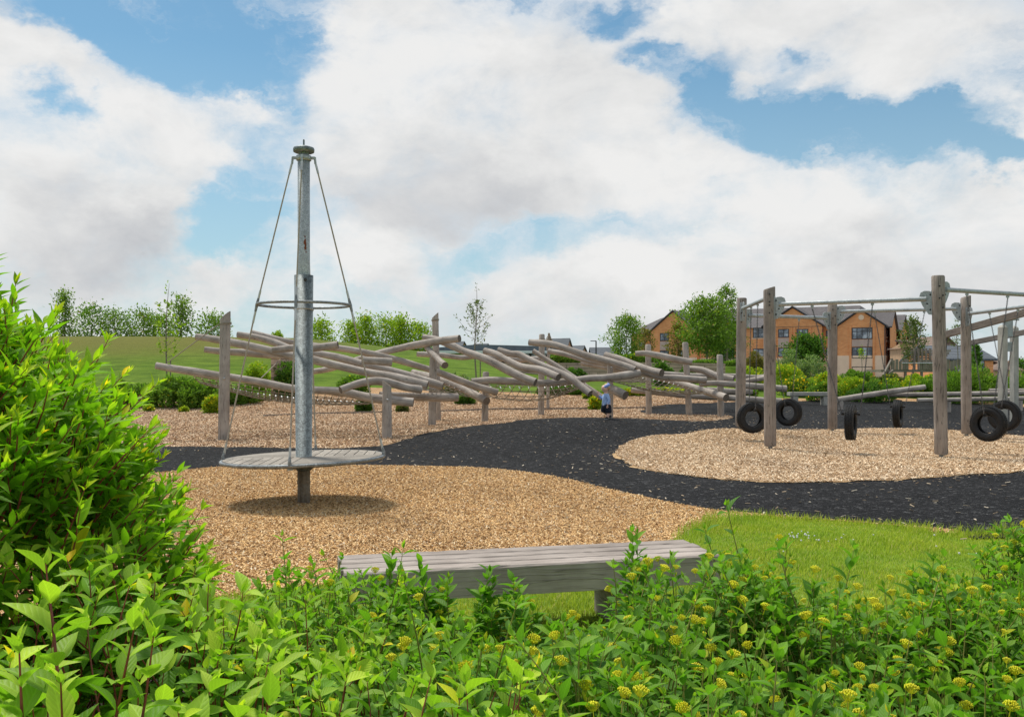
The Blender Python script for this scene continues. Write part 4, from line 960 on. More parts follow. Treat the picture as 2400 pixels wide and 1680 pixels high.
for (pts, D_, rp) in (([(2082, 925), (2180, 924), (2300, 922), (2460, 919)], 33.5, 5.2), ([(2150, 938), (2250, 936), (2350, 934), (2460, 932)], 31.5, 5.0), ([(2318, 915), (2380, 915), (2460, 914)], 35, 4.6)):
    SEED[0] += 1; mb = MB(); mb.tube([P(x_, y_, D_) for x_, y_ in pts], rp / FPX * D_, 12, 0, 2, 4, .03, SEED[0]); keepw(mb.build('log', [M['log'], M['end']], hb), hb)
for px_, D_, yt in ((2222, 32.3, 935), (2390, 33, 930)):
    x_ = (px_ - CX) / FPX * D_; mb = MB(); mb.tube([(x_, D_, gh(x_, D_) - .1), (x_, D_, P(0, yt, D_).z)], .1, 12, 0, 2, 0, .03, 5); keepw(mb.build('stump', [M['post'], M['end']], hb), hb)

# cradle swing behind, at the right edge
cs = empty('beam_swing', G(2352, 985), 'tall pale timber post pair carrying two sloping beams at the right edge', 'seesaw swing')
for px_, yt, yb, D_, wpx in ((2350, 767, 975, 24.5, 19), (2377, 769, 957, 26.5, 17)):
    x_ = (px_ - CX) / FPX * D_; g_ = gh(x_, D_); zt = P(0, yt, D_).z; w = wpx / FPX * D_ / 1.25; mb = MB()
    mb.box((x_, D_, (g_ - .1 + zt) / 2), (w, w, zt - g_ + .1), R(18)); mb.lathe([(w * .7, zt), (w * .35, zt + .06), (0, zt + .06)], (x_, D_, 0), 4, M=Matrix.Rotation(R(63), 3, 'Z'), smooth=False)
    keepw(mb.build('post', M['paleboard'], cs, .008), cs)
for (p0, p1, w, h) in (((2206, 787, 24), (2440, 722, 22), .14, .17), ((2262, 806, 27), (2440, 771, 25), .12, .14)):
    mb = MB(); mb.bar(P(*p0), P(*p1), w, h); keepw(mb.build('sloping_beam', M['spost'], cs, .006), cs)
mb = MB(); c = P(2362, 768, 25.2); mb.box(c, (.22, .12, .5)); mb.box(c + Vector((0, -.02, .22)), (.62, .06, .05), R(8)); mb.box(c + Vector((0, -.05, -.42)), (.14, .1, .06)); mb.box(c + Vector((0, -.05, -.55)), (.2, .02, .2)); keepw(mb.build('pivot_bracket', M['galv'], cs), cs)
mb = MB(); mb.tube([P(2220, 790, 24), P(2215, 850, 24)], .012, 6); ch = keepw(mb.build('hanging_rope', M['dark'], cs), cs); mb = MB(); mb.tube([P(2215, 848, 24), P(2212, 902, 24)], .03, 8); keepw(mb.build('red_hose', M['red'], ch), cs)

# ------------------------------------------------------------------ child
def build_child():
    g_ = G(1421, 983); D = g_.y; x0 = (1421 - CX) / FPX * D; z0 = gh(x0, D); H = 87 / FPX * D; s = H / .95
    root = empty('person', (x0, D, z0), 'small child in light blue top, navy shorts and blue headband striding over the black rubber', 'person')
    def V_(x, y, z): return Vector((x, y, z)) * s
    # local frame: child faces -x (left), slightly towards camera (-y); camera looks along +y
    def ball(mb, c, r, n=14, m=0, M_=None):
        prof = [(max(math.sin(t) , .0001), -math.cos(t)) for t in np.linspace(0, math.pi, 11)]; rx, ry, rz = r
        Mx = (M_ or Matrix.Identity(3)) @ Matrix.Diagonal((rx * s, ry * s, rz * s)); mb.lathe(prof, V_(*c), n, m, Mx)
    # body: continuous skin figure
    me = bpy.data.meshes.new('body'); vs, es, rs = [], [], []
    def j(p, r, par=None): vs.append(V_(*p)); rs.append(r * s); i = len(vs) - 1; (es.append((par, i)) if par is not None else None); return i
    pel = j((0.0, 0, .40), .075); sp = j((-.005, 0, .50), .072, pel); ch = j((-.01, 0, .60), .075, sp); nk = j((-.015, 0, .665), .042, ch); hd0 = j((-.025, -.005, .70), .045, nk)
    hd = j((-.035, -.01, .755), .100, hd0); hd2 = j((-.03, -.01, .81), .112, hd); hd3 = j((-.012, -.01, .875), .09, hd2)
    for sy, pts in ((-1, [((.01, -.10, .62), .036), ((.06, -.135, .50), .025), ((.035, -.15, .41), .022), ((.015, -.155, .365), .022)]), (1, [((-.03, .09, .62), .036), ((-.10, .10, .53), .025), ((-.175, .04, .60), .025), ((-.20, .02, .655), .022)])):
        q = ch
        for p, r in pts: q = j(p, r, q)
    for sy, pts in ((-1, [((.04, -.065, .36), .068), ((.055, -.07, .22), .05), ((.035, -.07, .10), .042), ((.02, -.07, .03), .034)]), (1, [((-.045, .06, .36), .066), ((-.065, .065, .23), .042), ((.01, .065, .15), .03), ((.05, .065, .115), .024)])):
        q = pel
        for p, r in pts: q = j(p, r, q)
    me.from_pydata(vs, es, []); me.materials.append(M['skin']); ob = link('body', me, root)
    md = ob.modifiers.new('skin', 'SKIN'); md.use_smooth_shade = True
    for i, sv_ in enumerate(me.skin_vertices[0].data): sv_.radius = (rs[i], rs[i]); sv_.use_root = (i == 0)
    sb = ob.modifiers.new('sub', 'SUBSURF'); sb.levels = 2; sb.render_levels = 2
    # face
    mb = MB(); 
    for yy in (-.042, .022): mb = MB(); ball(mb, (-.118, yy - .012, .798), (.006, .009, .008), 8); mb.build('eye', M['dark'], root)
    mb = MB(); ball(mb, (-.118, -.018, .772), (.011, .010, .013), 8); mb.build('nose', M['skin'], root)
    for yy in (-.098, .08): mb = MB(); ball(mb, (-.018, yy, .768), (.018, .01, .024), 8); mb.build('ear', M['skin'], root)
    mb = MB(); ball(mb, (-.108, -.02, .742), (.007, .018, .006), 8); mb.build('mouth', M['lip'], root)
    mb = MB(); ball(mb, (.012, -.008, .832), (.092, .098, .096), 20); mb.build('hair', M['hair'], root)
    mb = MB(); c = V_(-.004, -.01, .848); Q = Matrix.Rotation(R(-32), 3, 'Y')
    prof = [(.100, -.030), (.109, -.018), (.112, 0), (.106, .022), (.092, .045), (.085, .03), (.1, -.03)]; mb.lathe([(a_ * s, b_ * s) for a_, b_ in prof], c, 22, M=Q); mb.build('headband', M['band'], root)
    # hands with fingers
    for (w, f, up) in (((.012, -.156, .355), (-.15, -.05, -1), 0), ((-.205, .018, .668), (-.25, -.1, 1), 1)):
        mb = MB(); fv = Vector(f).normalized(); sd = fv.cross(Vector((.3, 1, 0))).normalized(); W0 = V_(*w); ball(mb, (w[0] + fv.x * .015, w[1] + fv.y * .015, w[2] + fv.z * .015), (.018, .016, .022), 10)
        for k in range(4):
            b0 = W0 + fv * .028 * s + sd * (k - 1.5) * .010 * s; mb.tube([b0, b0 + fv * .018 * s, b0 + (fv * .026 + Vector((-.008, -.004, 0))) * s], [.0052 * s, .0048 * s, .004 * s], 6, sub=2)
        b0 = W0 + fv * .012 * s + sd * .018 * s; mb.tube([b0, b0 + (fv * .012 + sd * .012) * s, b0 + (fv * .022 + sd * .014) * s], [.0058 * s, .0052 * s, .0042 * s], 6); mb.build('hand', M['skin'], root)
    # clothing (own skinned surfaces just outside the body)
    def cloth(name, chain_, mat):
        me = bpy.data.meshes.new(name); vs = []; es = []; rs = []
        for ci, (par, pts) in enumerate(chain_):
            q = par
            for p, r in pts:
                vs.append(V_(*p)); rs.append(r); i = len(vs) - 1
                if q is not None: es.append((q, i))
                q = i
        me.from_pydata(vs, es, []); me.materials.append(mat); ob = link(name, me, root); md = ob.modifiers.new('skin', 'SKIN'); md.use_smooth_shade = True
        for i, sv_ in enumerate(me.skin_vertices[0].data):
            r = rs[i]; r = r if hasattr(r, '__len__') else (r, r); sv_.radius = (r[0] * s, r[1] * s); sv_.use_root = (i == 0)
        sb = ob.modifiers.new('sub', 'SUBSURF'); sb.levels = 2; sb.render_levels = 2; return ob
    cloth('long_sleeved_top', [(None, [((0, 0, .325), .122), ((-.002, 0, .395), .122), ((-.005, 0, .50), .110), ((-.01, 0, .60), .098), ((-.015, 0, .66), .055)]),
        (3, [((.012, -.102, .625), .052), ((.062, -.137, .50), .041), ((.038, -.152, .415), .033), ((.025, -.154, .385), .031)]),
        (3, [((-.03, .092, .62), .052), ((-.10, .102, .53), .041), ((-.17, .045, .595), .033), ((-.185, .03, .625), .030)])], M['top'])
    cloth('shorts', [(None, [((0, 0, .42), .112), ((0, 0, .36), .118)]), (1, [((.045, -.062, .29), .092), ((.055, -.07, .21), .082), ((.058, -.072, .15), .080)]), (1, [((-.045, .062, .29), .090), ((-.062, .066, .22), .078), ((-.07, .066, .165), .074)])], M['shorts'])
    mb = MB(); mb.tube([V_(-.06, .066, .205), V_(.005, .066, .15), V_(.045, .066, .118)], [.034 * s, .031 * s, .028 * s], 12); mb.build('patterned_legging', M['sock'], root)
    for c, pit in (((-.005, -.07, .03), 0), ((.075, .065, .085), 55)):
        Q = Matrix.Rotation(R(pit), 3, 'Y'); mb = MB(); ball(mb, c, (.062, .03, .034), 14, M_=Q); cc = V_(*c); mb.tube([cc + Q @ V_(.022, 0, .01), cc + Q @ V_(.025, 0, .05)], [.031 * s, .03 * s], 12)
        sh = mb.build('shoe', M['shoe'], root); mb = MB(); ball(mb, (c[0] + (Q @ Vector((-.004, 0, -.022))).x, c[1], c[2] + (Q @ Vector((-.004, 0, -.022))).z), (.066, .033, .013), 14, M_=Q); mb.build('sole', M['sole'], sh)
    mb = MB(); mb.tube([V_(-.08, -.07, .405), V_(-.085, -.075, .38), V_(-.08, -.08, .36)], .007 * s, 6); mb.tube([V_(-.08, -.07, .405), V_(-.07, -.085, .385)], .007 * s, 6); mb.build('drawstring', M['white'], root)
build_child()
# ------------------------------------------------------------------ hotel-like brick block (right background)
C0 = Vector((58.3, 145.0)); TH = R(29); U = Vector((-math.cos(TH), math.sin(TH))); Vv = Vector((math.sin(TH), math.cos(TH)))
def bu(px, v=0.0):
    t = (px - CX) / FPX; return (t * (C0.y + v * Vv.y) - C0.x - v * Vv.x) / (U.x - t * U.y)
def bw(u, v, z): q = C0 + U * u + Vv * v; return Vector((q.x, q.y, z))
def bz(py, u, v=0.0): return EYE - (py - HY) / FPX * (C0.y + U.y * u + Vv.y * v)
bld = empty('brick_apartment_building', bw(0, 0, 0), 'orange brick three storey building with steep grey tiled gables and cream base', 'building')
def bprism(name, poly, pf, mat, parent=bld):   # generic face list helper
    mb = MB(); mb.add(*poly, m=0); return keepw(mb.build(name, mat, parent), bld)
def wallface(mb, pts, uax, m=0):
    """planar polygon pts (u,v,z) with uv from (dot, z)"""
    vs = [bw(*p) for p in pts]; mb.add(vs, [tuple(range(len(vs)))], [[(p[0] if uax == 0 else p[1], p[2]) for p in pts]], m)
def block(name, u0, u1, v0, v1, z0, z1, mat):
    mb = MB()
    for pts, ax in (([(u0, v0, z0), (u1, v0, z0), (u1, v0, z1), (u0, v0, z1)], 0), ([(u0, v1, z0), (u0, v1, z1), (u1, v1, z1), (u1, v1, z0)], 0), ([(u0, v0, z0), (u0, v0, z1), (u0, v1, z1), (u0, v1, z0)], 1), ([(u1, v0, z0), (u1, v1, z0), (u1, v1, z1), (u1, v0, z1)], 1), ([(u0, v0, z1), (u1, v0, z1), (u1, v1, z1), (u0, v1, z1)], 0)): wallface(mb, pts, ax)
    return keepw(mb.build(name, mat, bld), bld)
def gabled_u(u0, u1, v0, v1, z0, ze, zr, base=None, over=.35, along='v'):
    """wing whose gable faces the front (ridge runs along v)"""
    um = (u0 + u1) / 2; mb = MB()
    wallface(mb, [(u0, v0, z0), (u1, v0, z0), (u1, v0, ze), (um, v0, zr), (u0, v0, ze)], 0)
    wallface(mb, [(u0, v0, z0), (u0, v0, ze), (u0, v1, ze), (u0, v1, z0)], 1); wallface(mb, [(u1, v0, z0), (u1, v1, z0), (u1, v1, ze), (u1, v0, ze)], 1)
    keepw(mb.build('wall', M['brick'], bld), bld)
    sl = (zr - ze) / (um - u0); th = .22; mb = MB()
    for s, ue in ((-1, u0), (1, u1)):
        e = ue + s * over; ez = ze - sl * over + .12; rz_ = zr + .12; sl_len = math.hypot(um - e, rz_ - ez)
        a = [bw(e, v0 - over, ez), bw(e, v1, ez), bw(um, v1, rz_), bw(um, v0 - over, rz_)]; b_ = [p + Vector((0, 0, th)) for p in a]; W_ = v1 - v0
        mb.add(a + b_, [(4, 5, 6, 7), (0, 3, 2, 1), (0, 1, 5, 4), (1, 2, 6, 5)], [[(0, 0), (W_, 0), (W_, sl_len), (0, sl_len)]] * 4, 0); mb.add([a[0], a[3], b_[3], b_[0]], [(0, 1, 2, 3)], None, 1)
    keepw(mb.build('roof', [M['tile'], M['fascia']], bld), bld)
def gabled_v(v0, v1, u0, u1, z0, ze, zr, over=.35):
    """wing whose gable faces the right side (ridge along u, gable at u0)"""
    vm = (v0 + v1) / 2; mb = MB()
    wallface(mb, [(u0, v0, z0), (u0, v0, ze), (u0, vm, zr), (u0, v1, ze), (u0, v1, z0)], 1)
    keepw(mb.build('wall', M['brick'], bld), bld); mb = MB(); sl = (zr - ze) / (vm - v0)
    for s, ve in ((-1, v0), (1, v1)):
        e = ve + s * over; ez = ze - sl * over + .12; rz_ = zr + .12
        a = [bw(u0 - over, e, ez), bw(u1, e, ez), bw(u1, vm, rz_), bw(u0 - over, vm, rz_)]; b_ = [p + Vector((0, 0, .22)) for p in a]; W_ = u1 - u0; L_ = math.hypot(vm - e, rz_ - ez)
        mb.add(a + b_, [(4, 5, 6, 7), (0, 3, 2, 1), (0, 1, 5, 4)], [[(0, 0), (W_, 0), (W_, L_), (0, L_)]] * 3, 0); mb.add([a[0], a[3], b_[3], b_[0]], [(0, 1, 2, 3)], None, 1)
    keepw(mb.build('roof', [M['tile'], M['fascia']], bld), bld)
def rect(mb, u0, u1, v, z0, z1, proud, depth, m=0, side=False):
    # axis aligned box on the facade: front at v-proud
    lo, hi = (v - proud, v + depth)
    c = [(u, w, z) for u in (u0, u1) for w in (lo, hi) for z in (z0, z1)]
    vs = [bw(w if side else u, u if side else w, z) for u, w, z in c]
    fs = [(0, 1, 3, 2), (4, 6, 7, 5), (0, 4, 5, 1), (2, 3, 7, 6), (0, 2, 6, 4), (1, 5, 7, 3)]
    mb.add(vs, fs, [[(c[i][0] + c[i][1], c[i][2]) for i in f] for f in fs], m)
def window(u0, u1, v, z0, z1, cols, transom=.35, side=False, sill=True):
    mb = MB(); fw = .12; lo, hi = min(u0, u1), max(u0, u1)
    for (a, b, c, d) in ((lo, hi, z0, z0 + fw), (lo, hi, z1 - fw, z1), (lo, lo + fw, z0 + fw, z1 - fw), (hi - fw, hi, z0 + fw, z1 - fw)): rect(mb, a, b, v, c, d, .06, .02, 0, side)
    for i in range(1, cols): q = lo + (hi - lo) * i / cols; rect(mb, q - .05, q + .05, v, z0 + fw, z1 - fw, .055, .02, 0, side)
    if transom: q = z1 - (z1 - z0) * transom; rect(mb, lo + fw, hi - fw, v, q - .04, q + .04, .05, .02, 0, side)
    w = keepw(mb.build('window', M['fascia'], bld), bld)
    mb = MB(); rect(mb, lo + .05, hi - .05, v, z0 + .05, z1 - .05, .02, .02, 0, side); keepw(mb.build('pane', M['glass'], w), bld)
    if sill: mb = MB(); rect(mb, lo - .15, hi + .15, v, z0 - .16, z0 - .01, .12, .02, 0, side); keepw(mb.build('sill', M['cream'], w), bld)
def panel(u0, u1, v, z0, z1, mat='panel', proud=.04, name='infill_panel', side=False):
    mb = MB(); rect(mb, min(u0, u1), max(u0, u1), v, z0, z1, proud, .02, 0, side); keepw(mb.build(name, M[mat], bld), bld)
Z0 = -.3; 
# front gable wing
uL = bu(1963); ze1 = bz(764, 3.5); zr1 = bz(728, 3.7); gabled_u(0, uL, 0, 14, Z0, ze1, zr1)
zb = bz(833, 3); panel(-.06, uL + .06, 0, Z0, zb, 'cream', .06, 'rendered_base'); panel(0, 9, 0, Z0, zb, 'cream', .07, 'rendered_base', True)
w0, w1 = bu(1996.5), bu(2045)
for y0, y1, c in ((768, 795, 4), (813, 840, 4), (859, 881, 4)): window(w1, w0, 0, bz(y1, 4), bz(y0, 4), c, .33, sill=False)
panel(w1, w0, 0, bz(812, 4), bz(796, 4)); panel(w1, w0, 0, bz(858, 4), bz(841, 4))
for px_ in (1993, 2048): u_ = bu(px_); panel(u_ - .16, u_ + .16, 0, Z0, bz(763, 4), 'brick', .14, 'brick_pilaster')
mb = MB(); um = bu(2018.5); mb.lathe([(0, 0), (.45, 0), (.40, .08), (0, .08)], bw(um, -.02, bz(744, um)), 10, M=Matrix.Rotation(-TH, 3, 'Z') @ Matrix.Rotation(R(90), 3, 'X'), smooth=False); keepw(mb.build('stone_medallion', M['cream'], bld), bld)
# recessed link
uA, uB = bu(1963, 1.8), bu(1927, 1.8); block('wall', uL - .5, uB + 1, 2.0, 12, Z0, bz(762, 9, 2), M['brick'])
window(bu(1943, 2), bu(1936, 2), 2.0, bz(789, 9, 2), bz(775, 9, 2), 1, .35); window(bu(1943, 2), bu(1936, 2), 2.0, bz(834, 9, 2), bz(815, 9, 2), 1, .35)
panel(uL, uB + .4, 2.0, Z0, bz(835, 9, 2), 'cream', .05, 'rendered_base')
# main body with second gable
uG0, uG1 = bu(1927, 1), bu(1790, 1); ze2 = bz(764, 12, 1); zr2 = bz(722, 14, 1); gabled_u(uG0, uG1, 1, 14, Z0, ze2, zr2)
uE = bu(1640, 1.5); block('wall', uG1 - .3, uE, 1.5, 14, Z0, ze2 - .05, M['brick'])
panel(uG0, uG1, 1, Z0, bz(838, 13, 1), 'cream', .05, 'rendered_base'); panel(uG1 + .06, uE, 1.5, Z0, bz(838, 18, 1.5), 'cream', .05, 'rendered_base')
for a, b in ((1824, 1849), (1867, 1894)):
    ua, ub = bu(b, 1), bu(a, 1); um_ = (ua + ub) / 2; window(ua, ub, 1, bz(791, um_, 1), bz(771, um_, 1), 2, .5, sill=False); panel(ua, ub, 1, bz(814.5, um_, 1), bz(792, um_, 1)); window(ua, ub, 1, bz(836, um_, 1), bz(815, um_, 1), 2, .5, sill=False)
for px_ in (1818, 1855, 1862, 1899): u_ = bu(px_, 1); panel(u_ - .14, u_ + .14, 1, Z0, bz(766, 13, 1), 'brick', .12, 'brick_pilaster')
for a, b in ((1765, 1791), (1696, 1720)):
    ua, ub = bu(b, 1.5), bu(a, 1.5); um_ = (ua + ub) / 2; window(ua, ub, 1.5, bz(792, um_, 1.5), bz(768, um_, 1.5), 2, .5); window(ua, ub, 1.5, bz(836, um_, 1.5), bz(817, um_, 1.5), 2, .5)
# main roof, ridge along u
mb = MB(); r0, r1 = -0.2, bu(1560, 6); vr = 8; zr = bz(720, 14, vr); zf = ze2 - .1
a = [bw(r0 + 3, .9, zf), bw(uE + 1, .9, zf), bw(r1 - 6, vr, zr), bw(r0 + 5, vr, zr)]; L_ = math.hypot(vr - .9, zr - zf)
mb.add(a, [(0, 1, 2, 3)], [[(0, 0), (uE, 0), (uE, L_), (0, L_)]]); mb.add([a[3], a[2], bw(r1 - 6, 15, zf), bw(r0, 15, zf)], [(0, 1, 2, 3)], [[(0, 0), (uE, 0), (uE, L_), (0, L_)]])
mb.add([a[0], a[3], bw(r0, 15, zf)], [(0, 1, 2)], [[(0, 0), (4, L_), (12, 0)]])
keepw(mb.build('roof', M['tile'], bld), bld)
# left wing
uH0, uH1 = bu(1633, 0), bu(1523, 0); um_ = (uH0 + uH1) / 2; ze3 = bz(779, um_); zr3 = bz(731, um_); gabled_u(uH0, uH1, 0, 12, Z0, ze3, zr3)
ua, ub = bu(1568), bu(1547); window(ua, ub, 0, bz(799, um_), bz(780, um_), 2, .5, sill=False); panel(ua, ub, 0, bz(820, um_), bz(800, um_)); window(ua, ub, 0, bz(840, um_), bz(821, um_), 2, .5, sill=False)
window(bu(1612), bu(1592), 0, bz(840, um_), bz(821, um_), 2, .5)
panel(uH0, uH1, 0, Z0, bz(838, um_), 'cream', .05, 'rendered_base')
# far left end with hipped roof
uI = bu(1480, 1.5); block('wall', uH1 - .2, uI, 1.5, 12, Z0, bz(780, 40, 1.5), M['brick']); window(bu(1509, 1.5), bu(1497, 1.5), 1.5, bz(815, 40, 1.5), bz(798, 40, 1.5), 1, .5)
mb = MB(); zl = bz(780, 40, 1.5) - .1; zh = bz(746, 40, 6); mb.add([bw(uH1 - 3, 1.0, zl), bw(uI + .5, 1.0, zl), bw(uI - 3.5, 7, zh), bw(um_, 7, zh + 1.2), bw(uI + .5, 13, zl), bw(uH1 - 3, 13, zl)], [(0, 1, 2, 3), (1, 4, 2), (4, 5, 3, 2)], [[(0, 0), (12, 0), (9, 6), (0, 6)], [(0, 0), (12, 0), (6, 6)], [(0, 0), (12, 0), (12, 6), (0, 6)]]); keepw(mb.build('roof', M['tile'], bld), bld)
# right side facade with three gables
zs = ze1; block('wall', .05, 10, 9, 52, Z0, zs - .1, M['brick'])
for v0, v1, dz in ((1.2, 9.2, -.2), (15, 25, -.3), (31, 41, -.6)): gabled_v(v0, v1, -.05 if v0 < 1 else -.7, 6, Z0, zs + dz, zs + dz + 2.7)
mb = MB(); a = [bw(-.3, 9, zs), bw(-.3, 52, zs), bw(6, 52, zs + 2.6), bw(6, 6, zs + 2.6)]; mb.add(a, [(0, 1, 2, 3)], [[(0, 0), (43, 0), (43, 7), (0, 7)]]); keepw(mb.build('roof', M['tile'], bld), bld)
for v_ in (2.2, 6.0, 11.5, 18, 22, 28, 34, 38):
    uu = -.05 if v_ < 9 else (-.7 if (15 < v_ < 25 or 31 < v_ < 41) else .05)
    for y0, y1 in ((768, 788), (812, 834)):
        z1_ = EYE + (870 - y0) / FPX * 145; z0_ = EYE + (870 - y1) / FPX * 145; window(v_, v_ + 1.3, uu, z0_, z1_, 1, .4, True)
    panel(v_, v_ + 1.3, uu, EYE + 37 / FPX * 2.2 * 145 - .8, EYE + 58 / FPX * 145 * 1.3, 'cream', .04, 'infill_panel', True)
for u_, v_ in ((uL + .12, -.1), (uG0 - .12, .9), (-.1, -.1), (uH1 - .1, -.1), (bu(1480, 1.5), 1.4)):
    mb = MB(); mb.tube([bw(u_, v_, Z0), bw(u_, v_, ze1 - .2 if u_ < 20 else ze3 - .2)], .07, 6); keepw(mb.build('downpipe', M['fascia'], bld), bld)

# ------------------------------------------------------------------ generic gabled house
def house(name, px0, px1, D, ye, yr, depth, label, roof='tilebl', wall='tanbrick', gable='right', hipped=False, cat='house', z0=-.5, win=False):
    x0, x1 = (px0 - CX) / FPX * D, (px1 - CX) / FPX * D; ze = EYE - (ye - HY) / FPX * D; zr = EYE - (yr - HY) / FPX * D
    r_ = empty(name, ((x0 + x1) / 2, D, z0), label, cat); cx = (x0 + x1) / 2; w = (x1 - x0) / 2
    def L(x, y, z): return (x - cx, y, z - z0)
    mb = MB()
    if gable == 'front':
        mb.add([L(x0, 0, z0), L(x1, 0, z0), L(x1, 0, ze), L(cx, 0, zr), L(x0, 0, ze), L(x0, depth, z0), L(x1, depth, z0), L(x1, depth, ze), L(cx, depth, zr), L(x0, depth, ze)], [(0, 1, 2, 3, 4), (6, 5, 9, 8, 7), (0, 4, 9, 5), (1, 6, 7, 2)]); mb.build('wall', M[wall], r_)
        mb = MB()
        for s in (-1, 1):
            e = (x0 if s < 0 else x1) + s * .3; k = (zr - ze) / w; ez = ze - k * .3
            a = [L(e, -.3, ez), L(e, depth, ez), L(cx, depth, zr), L(cx, -.3, zr)]; b = [(p[0], p[1], p[2] + .2) for p in a]; mb.add(a + b, [(4, 5, 6, 7), (0, 3, 2, 1), (0, 4, 7, 3), (0, 1, 5, 4)])
        mb.build('roof', M[roof], r_)
    else:
        sx = .0; ym = depth / 2
        mb.add([L(x0, 0, z0), L(x1, 0, z0), L(x1, 0, ze), L(x0, 0, ze), L(x0, depth, z0), L(x1, depth, z0), L(x1, depth, ze), L(x0, depth, ze), L(x1, ym, zr), L(x0, ym, zr)], [(0, 1, 2, 3), (5, 4, 7, 6), (1, 5, 6, 8, 2), (4, 0, 3, 9, 7)]); mb.build('wall', M[wall], r_)
        mb = MB(); h = depth * .45 if hipped else -.3
        for s in (-1, 1):
            e = -.3 if s < 0 else depth + .3; ez = ze - .1
            a = [L(x0 - .3, e, ez), L(x1 + .3, e, ez), L(x1 - h, ym, zr), L(x0 + h, ym, zr)]; b = [(p[0], p[1], p[2] + .2) for p in a]; mb.add(a + b, [(4, 5, 6, 7), (0, 3, 2, 1), (0, 1, 5, 4), (1, 2, 6, 5), (0, 4, 7, 3)])
        if hipped:
            for xa, xb in ((x0 - .3, x0 + h), (x1 + .3, x1 - h)): mb.add([L(xa, -.3, ze), L(xa, depth + .3, ze), L(xb, ym, zr + .2)], [(0, 1, 2)])
        mb.build('roof', M[roof], r_)
    if win:
        for k in range(2):
            wx = cx + (k - .5) * w * .9; q = MB(); q.box(L(wx, -.04, (ze + z0) / 2 + 1), (1.1, .08, 1.2)); wi = q.build('window', M['fascia'], r_); q = MB(); q.box(L(wx, -.09, (ze + z0) / 2 + 1), (.95, .03, 1.05)); q.build('pane', M['glass'], wi)
    return r_
def house_obl(px_r0, px_r1, px_g, D, ye, yr, label, roofw):
    """roof slope seen from the front with its gable end turned to the right"""
    x0, x1, x2 = [(p - CX) / FPX * D for p in (px_r0, px_r1, px_g)]; ze = EYE - (ye - HY) / FPX * D; zr = EYE - (yr - HY) / FPX * D; z0 = -.5; r_ = empty('gabled_house', (x0, D, z0), label, 'house'); hw = (x2 - x1)
    def L(x, y, z): return (x - x0, y, z - z0)
    # ridge from (x0) to (x1); front eave below it shifted by -y; gable triangle faces right-front
    dy = 5; mb = MB(); A_, B_, C_ = (x1 - hw * .9, 0, ze), (x1, dy * .5, zr), (x2, dy, ze)
    mb.add([L(x1 - hw * .9, 0, z0), L(x2, dy, z0), L(*C_), L(*B_), L(*A_)], [(0, 1, 2, 3, 4)]); mb.add([L(x0 - hw * .9, 3, z0), L(x1 - hw * .9, 0, z0), L(*A_), L(x0 - hw * .9, 3, ze)], [(0, 1, 2, 3)]); mb.build('wall', M['tanbrick'], r_)
    mb = MB(); k = .25; E = [(x1 - hw * .9 + .1, -.35, ze - .1), (x1 + .15, dy * .5 - .35, zr + .15), (x0, dy * .5 + 3, zr + .15), (x0 - hw * .9, 2.6, ze - .1)]; mb.add([L(*p) for p in E] + [L(p[0], p[1], p[2] + .22) for p in E], [(4, 5, 6, 7), (0, 1, 5, 4), (0, 3, 2, 1)])
    E = [(x1 + .15, dy * .5 - .35, zr + .15), (x2 + .3, dy, ze - .15), (x0 + hw, dy + 6, ze - .15), (x0, dy * .5 + 3, zr + .15)]; mb.add([L(*p) for p in E] + [L(p[0], p[1], p[2] + .22) for p in E], [(4, 5, 6, 7), (0, 1, 5, 4), (0, 3, 2, 1)]); mb.build('roof', M['tilebl'], r_)
house_obl(1285, 1336, 1346, 165, 822, 796, 'largest tan brick gabled house with blue grey roof right of the middle post', 0)
house_obl(1344, 1371, 1381, 175, 829, 813, 'small tan gabled house beside the larger one, roof just above the logs', 0)
house_obl(1050, 1086, 1094, 190, 820, 803, 'far tan gabled house peeping over the low dark building at its left end', 0)
house_obl(1108, 1142, 1152, 195, 820, 808, 'tiny far house roof next to the sapling behind the low dark building', 0)
house('blue_roofed_house', 1390, 1450, 170, 842, 815, 9, 'plain slate roofed house left of the round green tree')
house('brown_gabled_house', 2186, 2250, 120, 822, 789, 9, 'pink brown gabled roof behind the tallest swing post', 'tilebr', 'tilebr', 'front')
house('grey_hip_house', 2150, 2200, 125, 815, 797, 9, 'brown grey hipped roof left of the tallest swing post', 'tilebr', 'tanbrick', hipped=True)
house('slate_roofed_house', 2205, 2328, 95, 843, 811, 9, 'long slate roofed orange brick house behind the right hand bushes', 'tilebl', 'brick', win=True)
house('tan_roofed_house', 2328, 2395, 150, 868, 844, 8, 'distant tan roofed house at the right edge under the timber posts', 'tilebr', 'tanbrick', hipped=True)
# low modern building
D = 115; x0, x1 = (1085 - CX) / FPX * D, (1302 - CX) / FPX * D; zf = lambda y: EYE - (y - HY) / FPX * D
lb = empty('low_modern_building', ((x0 + x1) / 2, D, 0), 'long low building with dark grey flat roof and white fascia band', 'building'); cx_ = (x0 + x1) / 2
mb = MB(); mb.box((0, 8, zf(830) / 2), (x1 - x0 - 2, 14, zf(830))); mb.build('wall', M['fascia'], lb)
mb = MB(); mb.box((-3.0, 6.4, (zf(828) + zf(822)) / 2), (x1 - x0 + 7, 15, zf(822) - zf(828))); mb.build('fascia', M['whitef'], lb)
mb = MB(); ww = (x1 - x0) / 2 + 3.4
prof = [(-ww - 4, zf(822) + .02), (ww - 3, zf(822) + .02), (ww - 3, zf(812)), (-4, zf(807)), (-ww - 4, zf(820))]; mb.prism(prof, .4, 13.5); mb.build('roof', M['greyroof'], lb)
for k in range(7): mb = MB(); mb.box((-x1 / 2 - 2 + k * 2.1, .93, zf(838)), (1.8, .06, 1.0)); mb.build('window', M['glass'], lb)
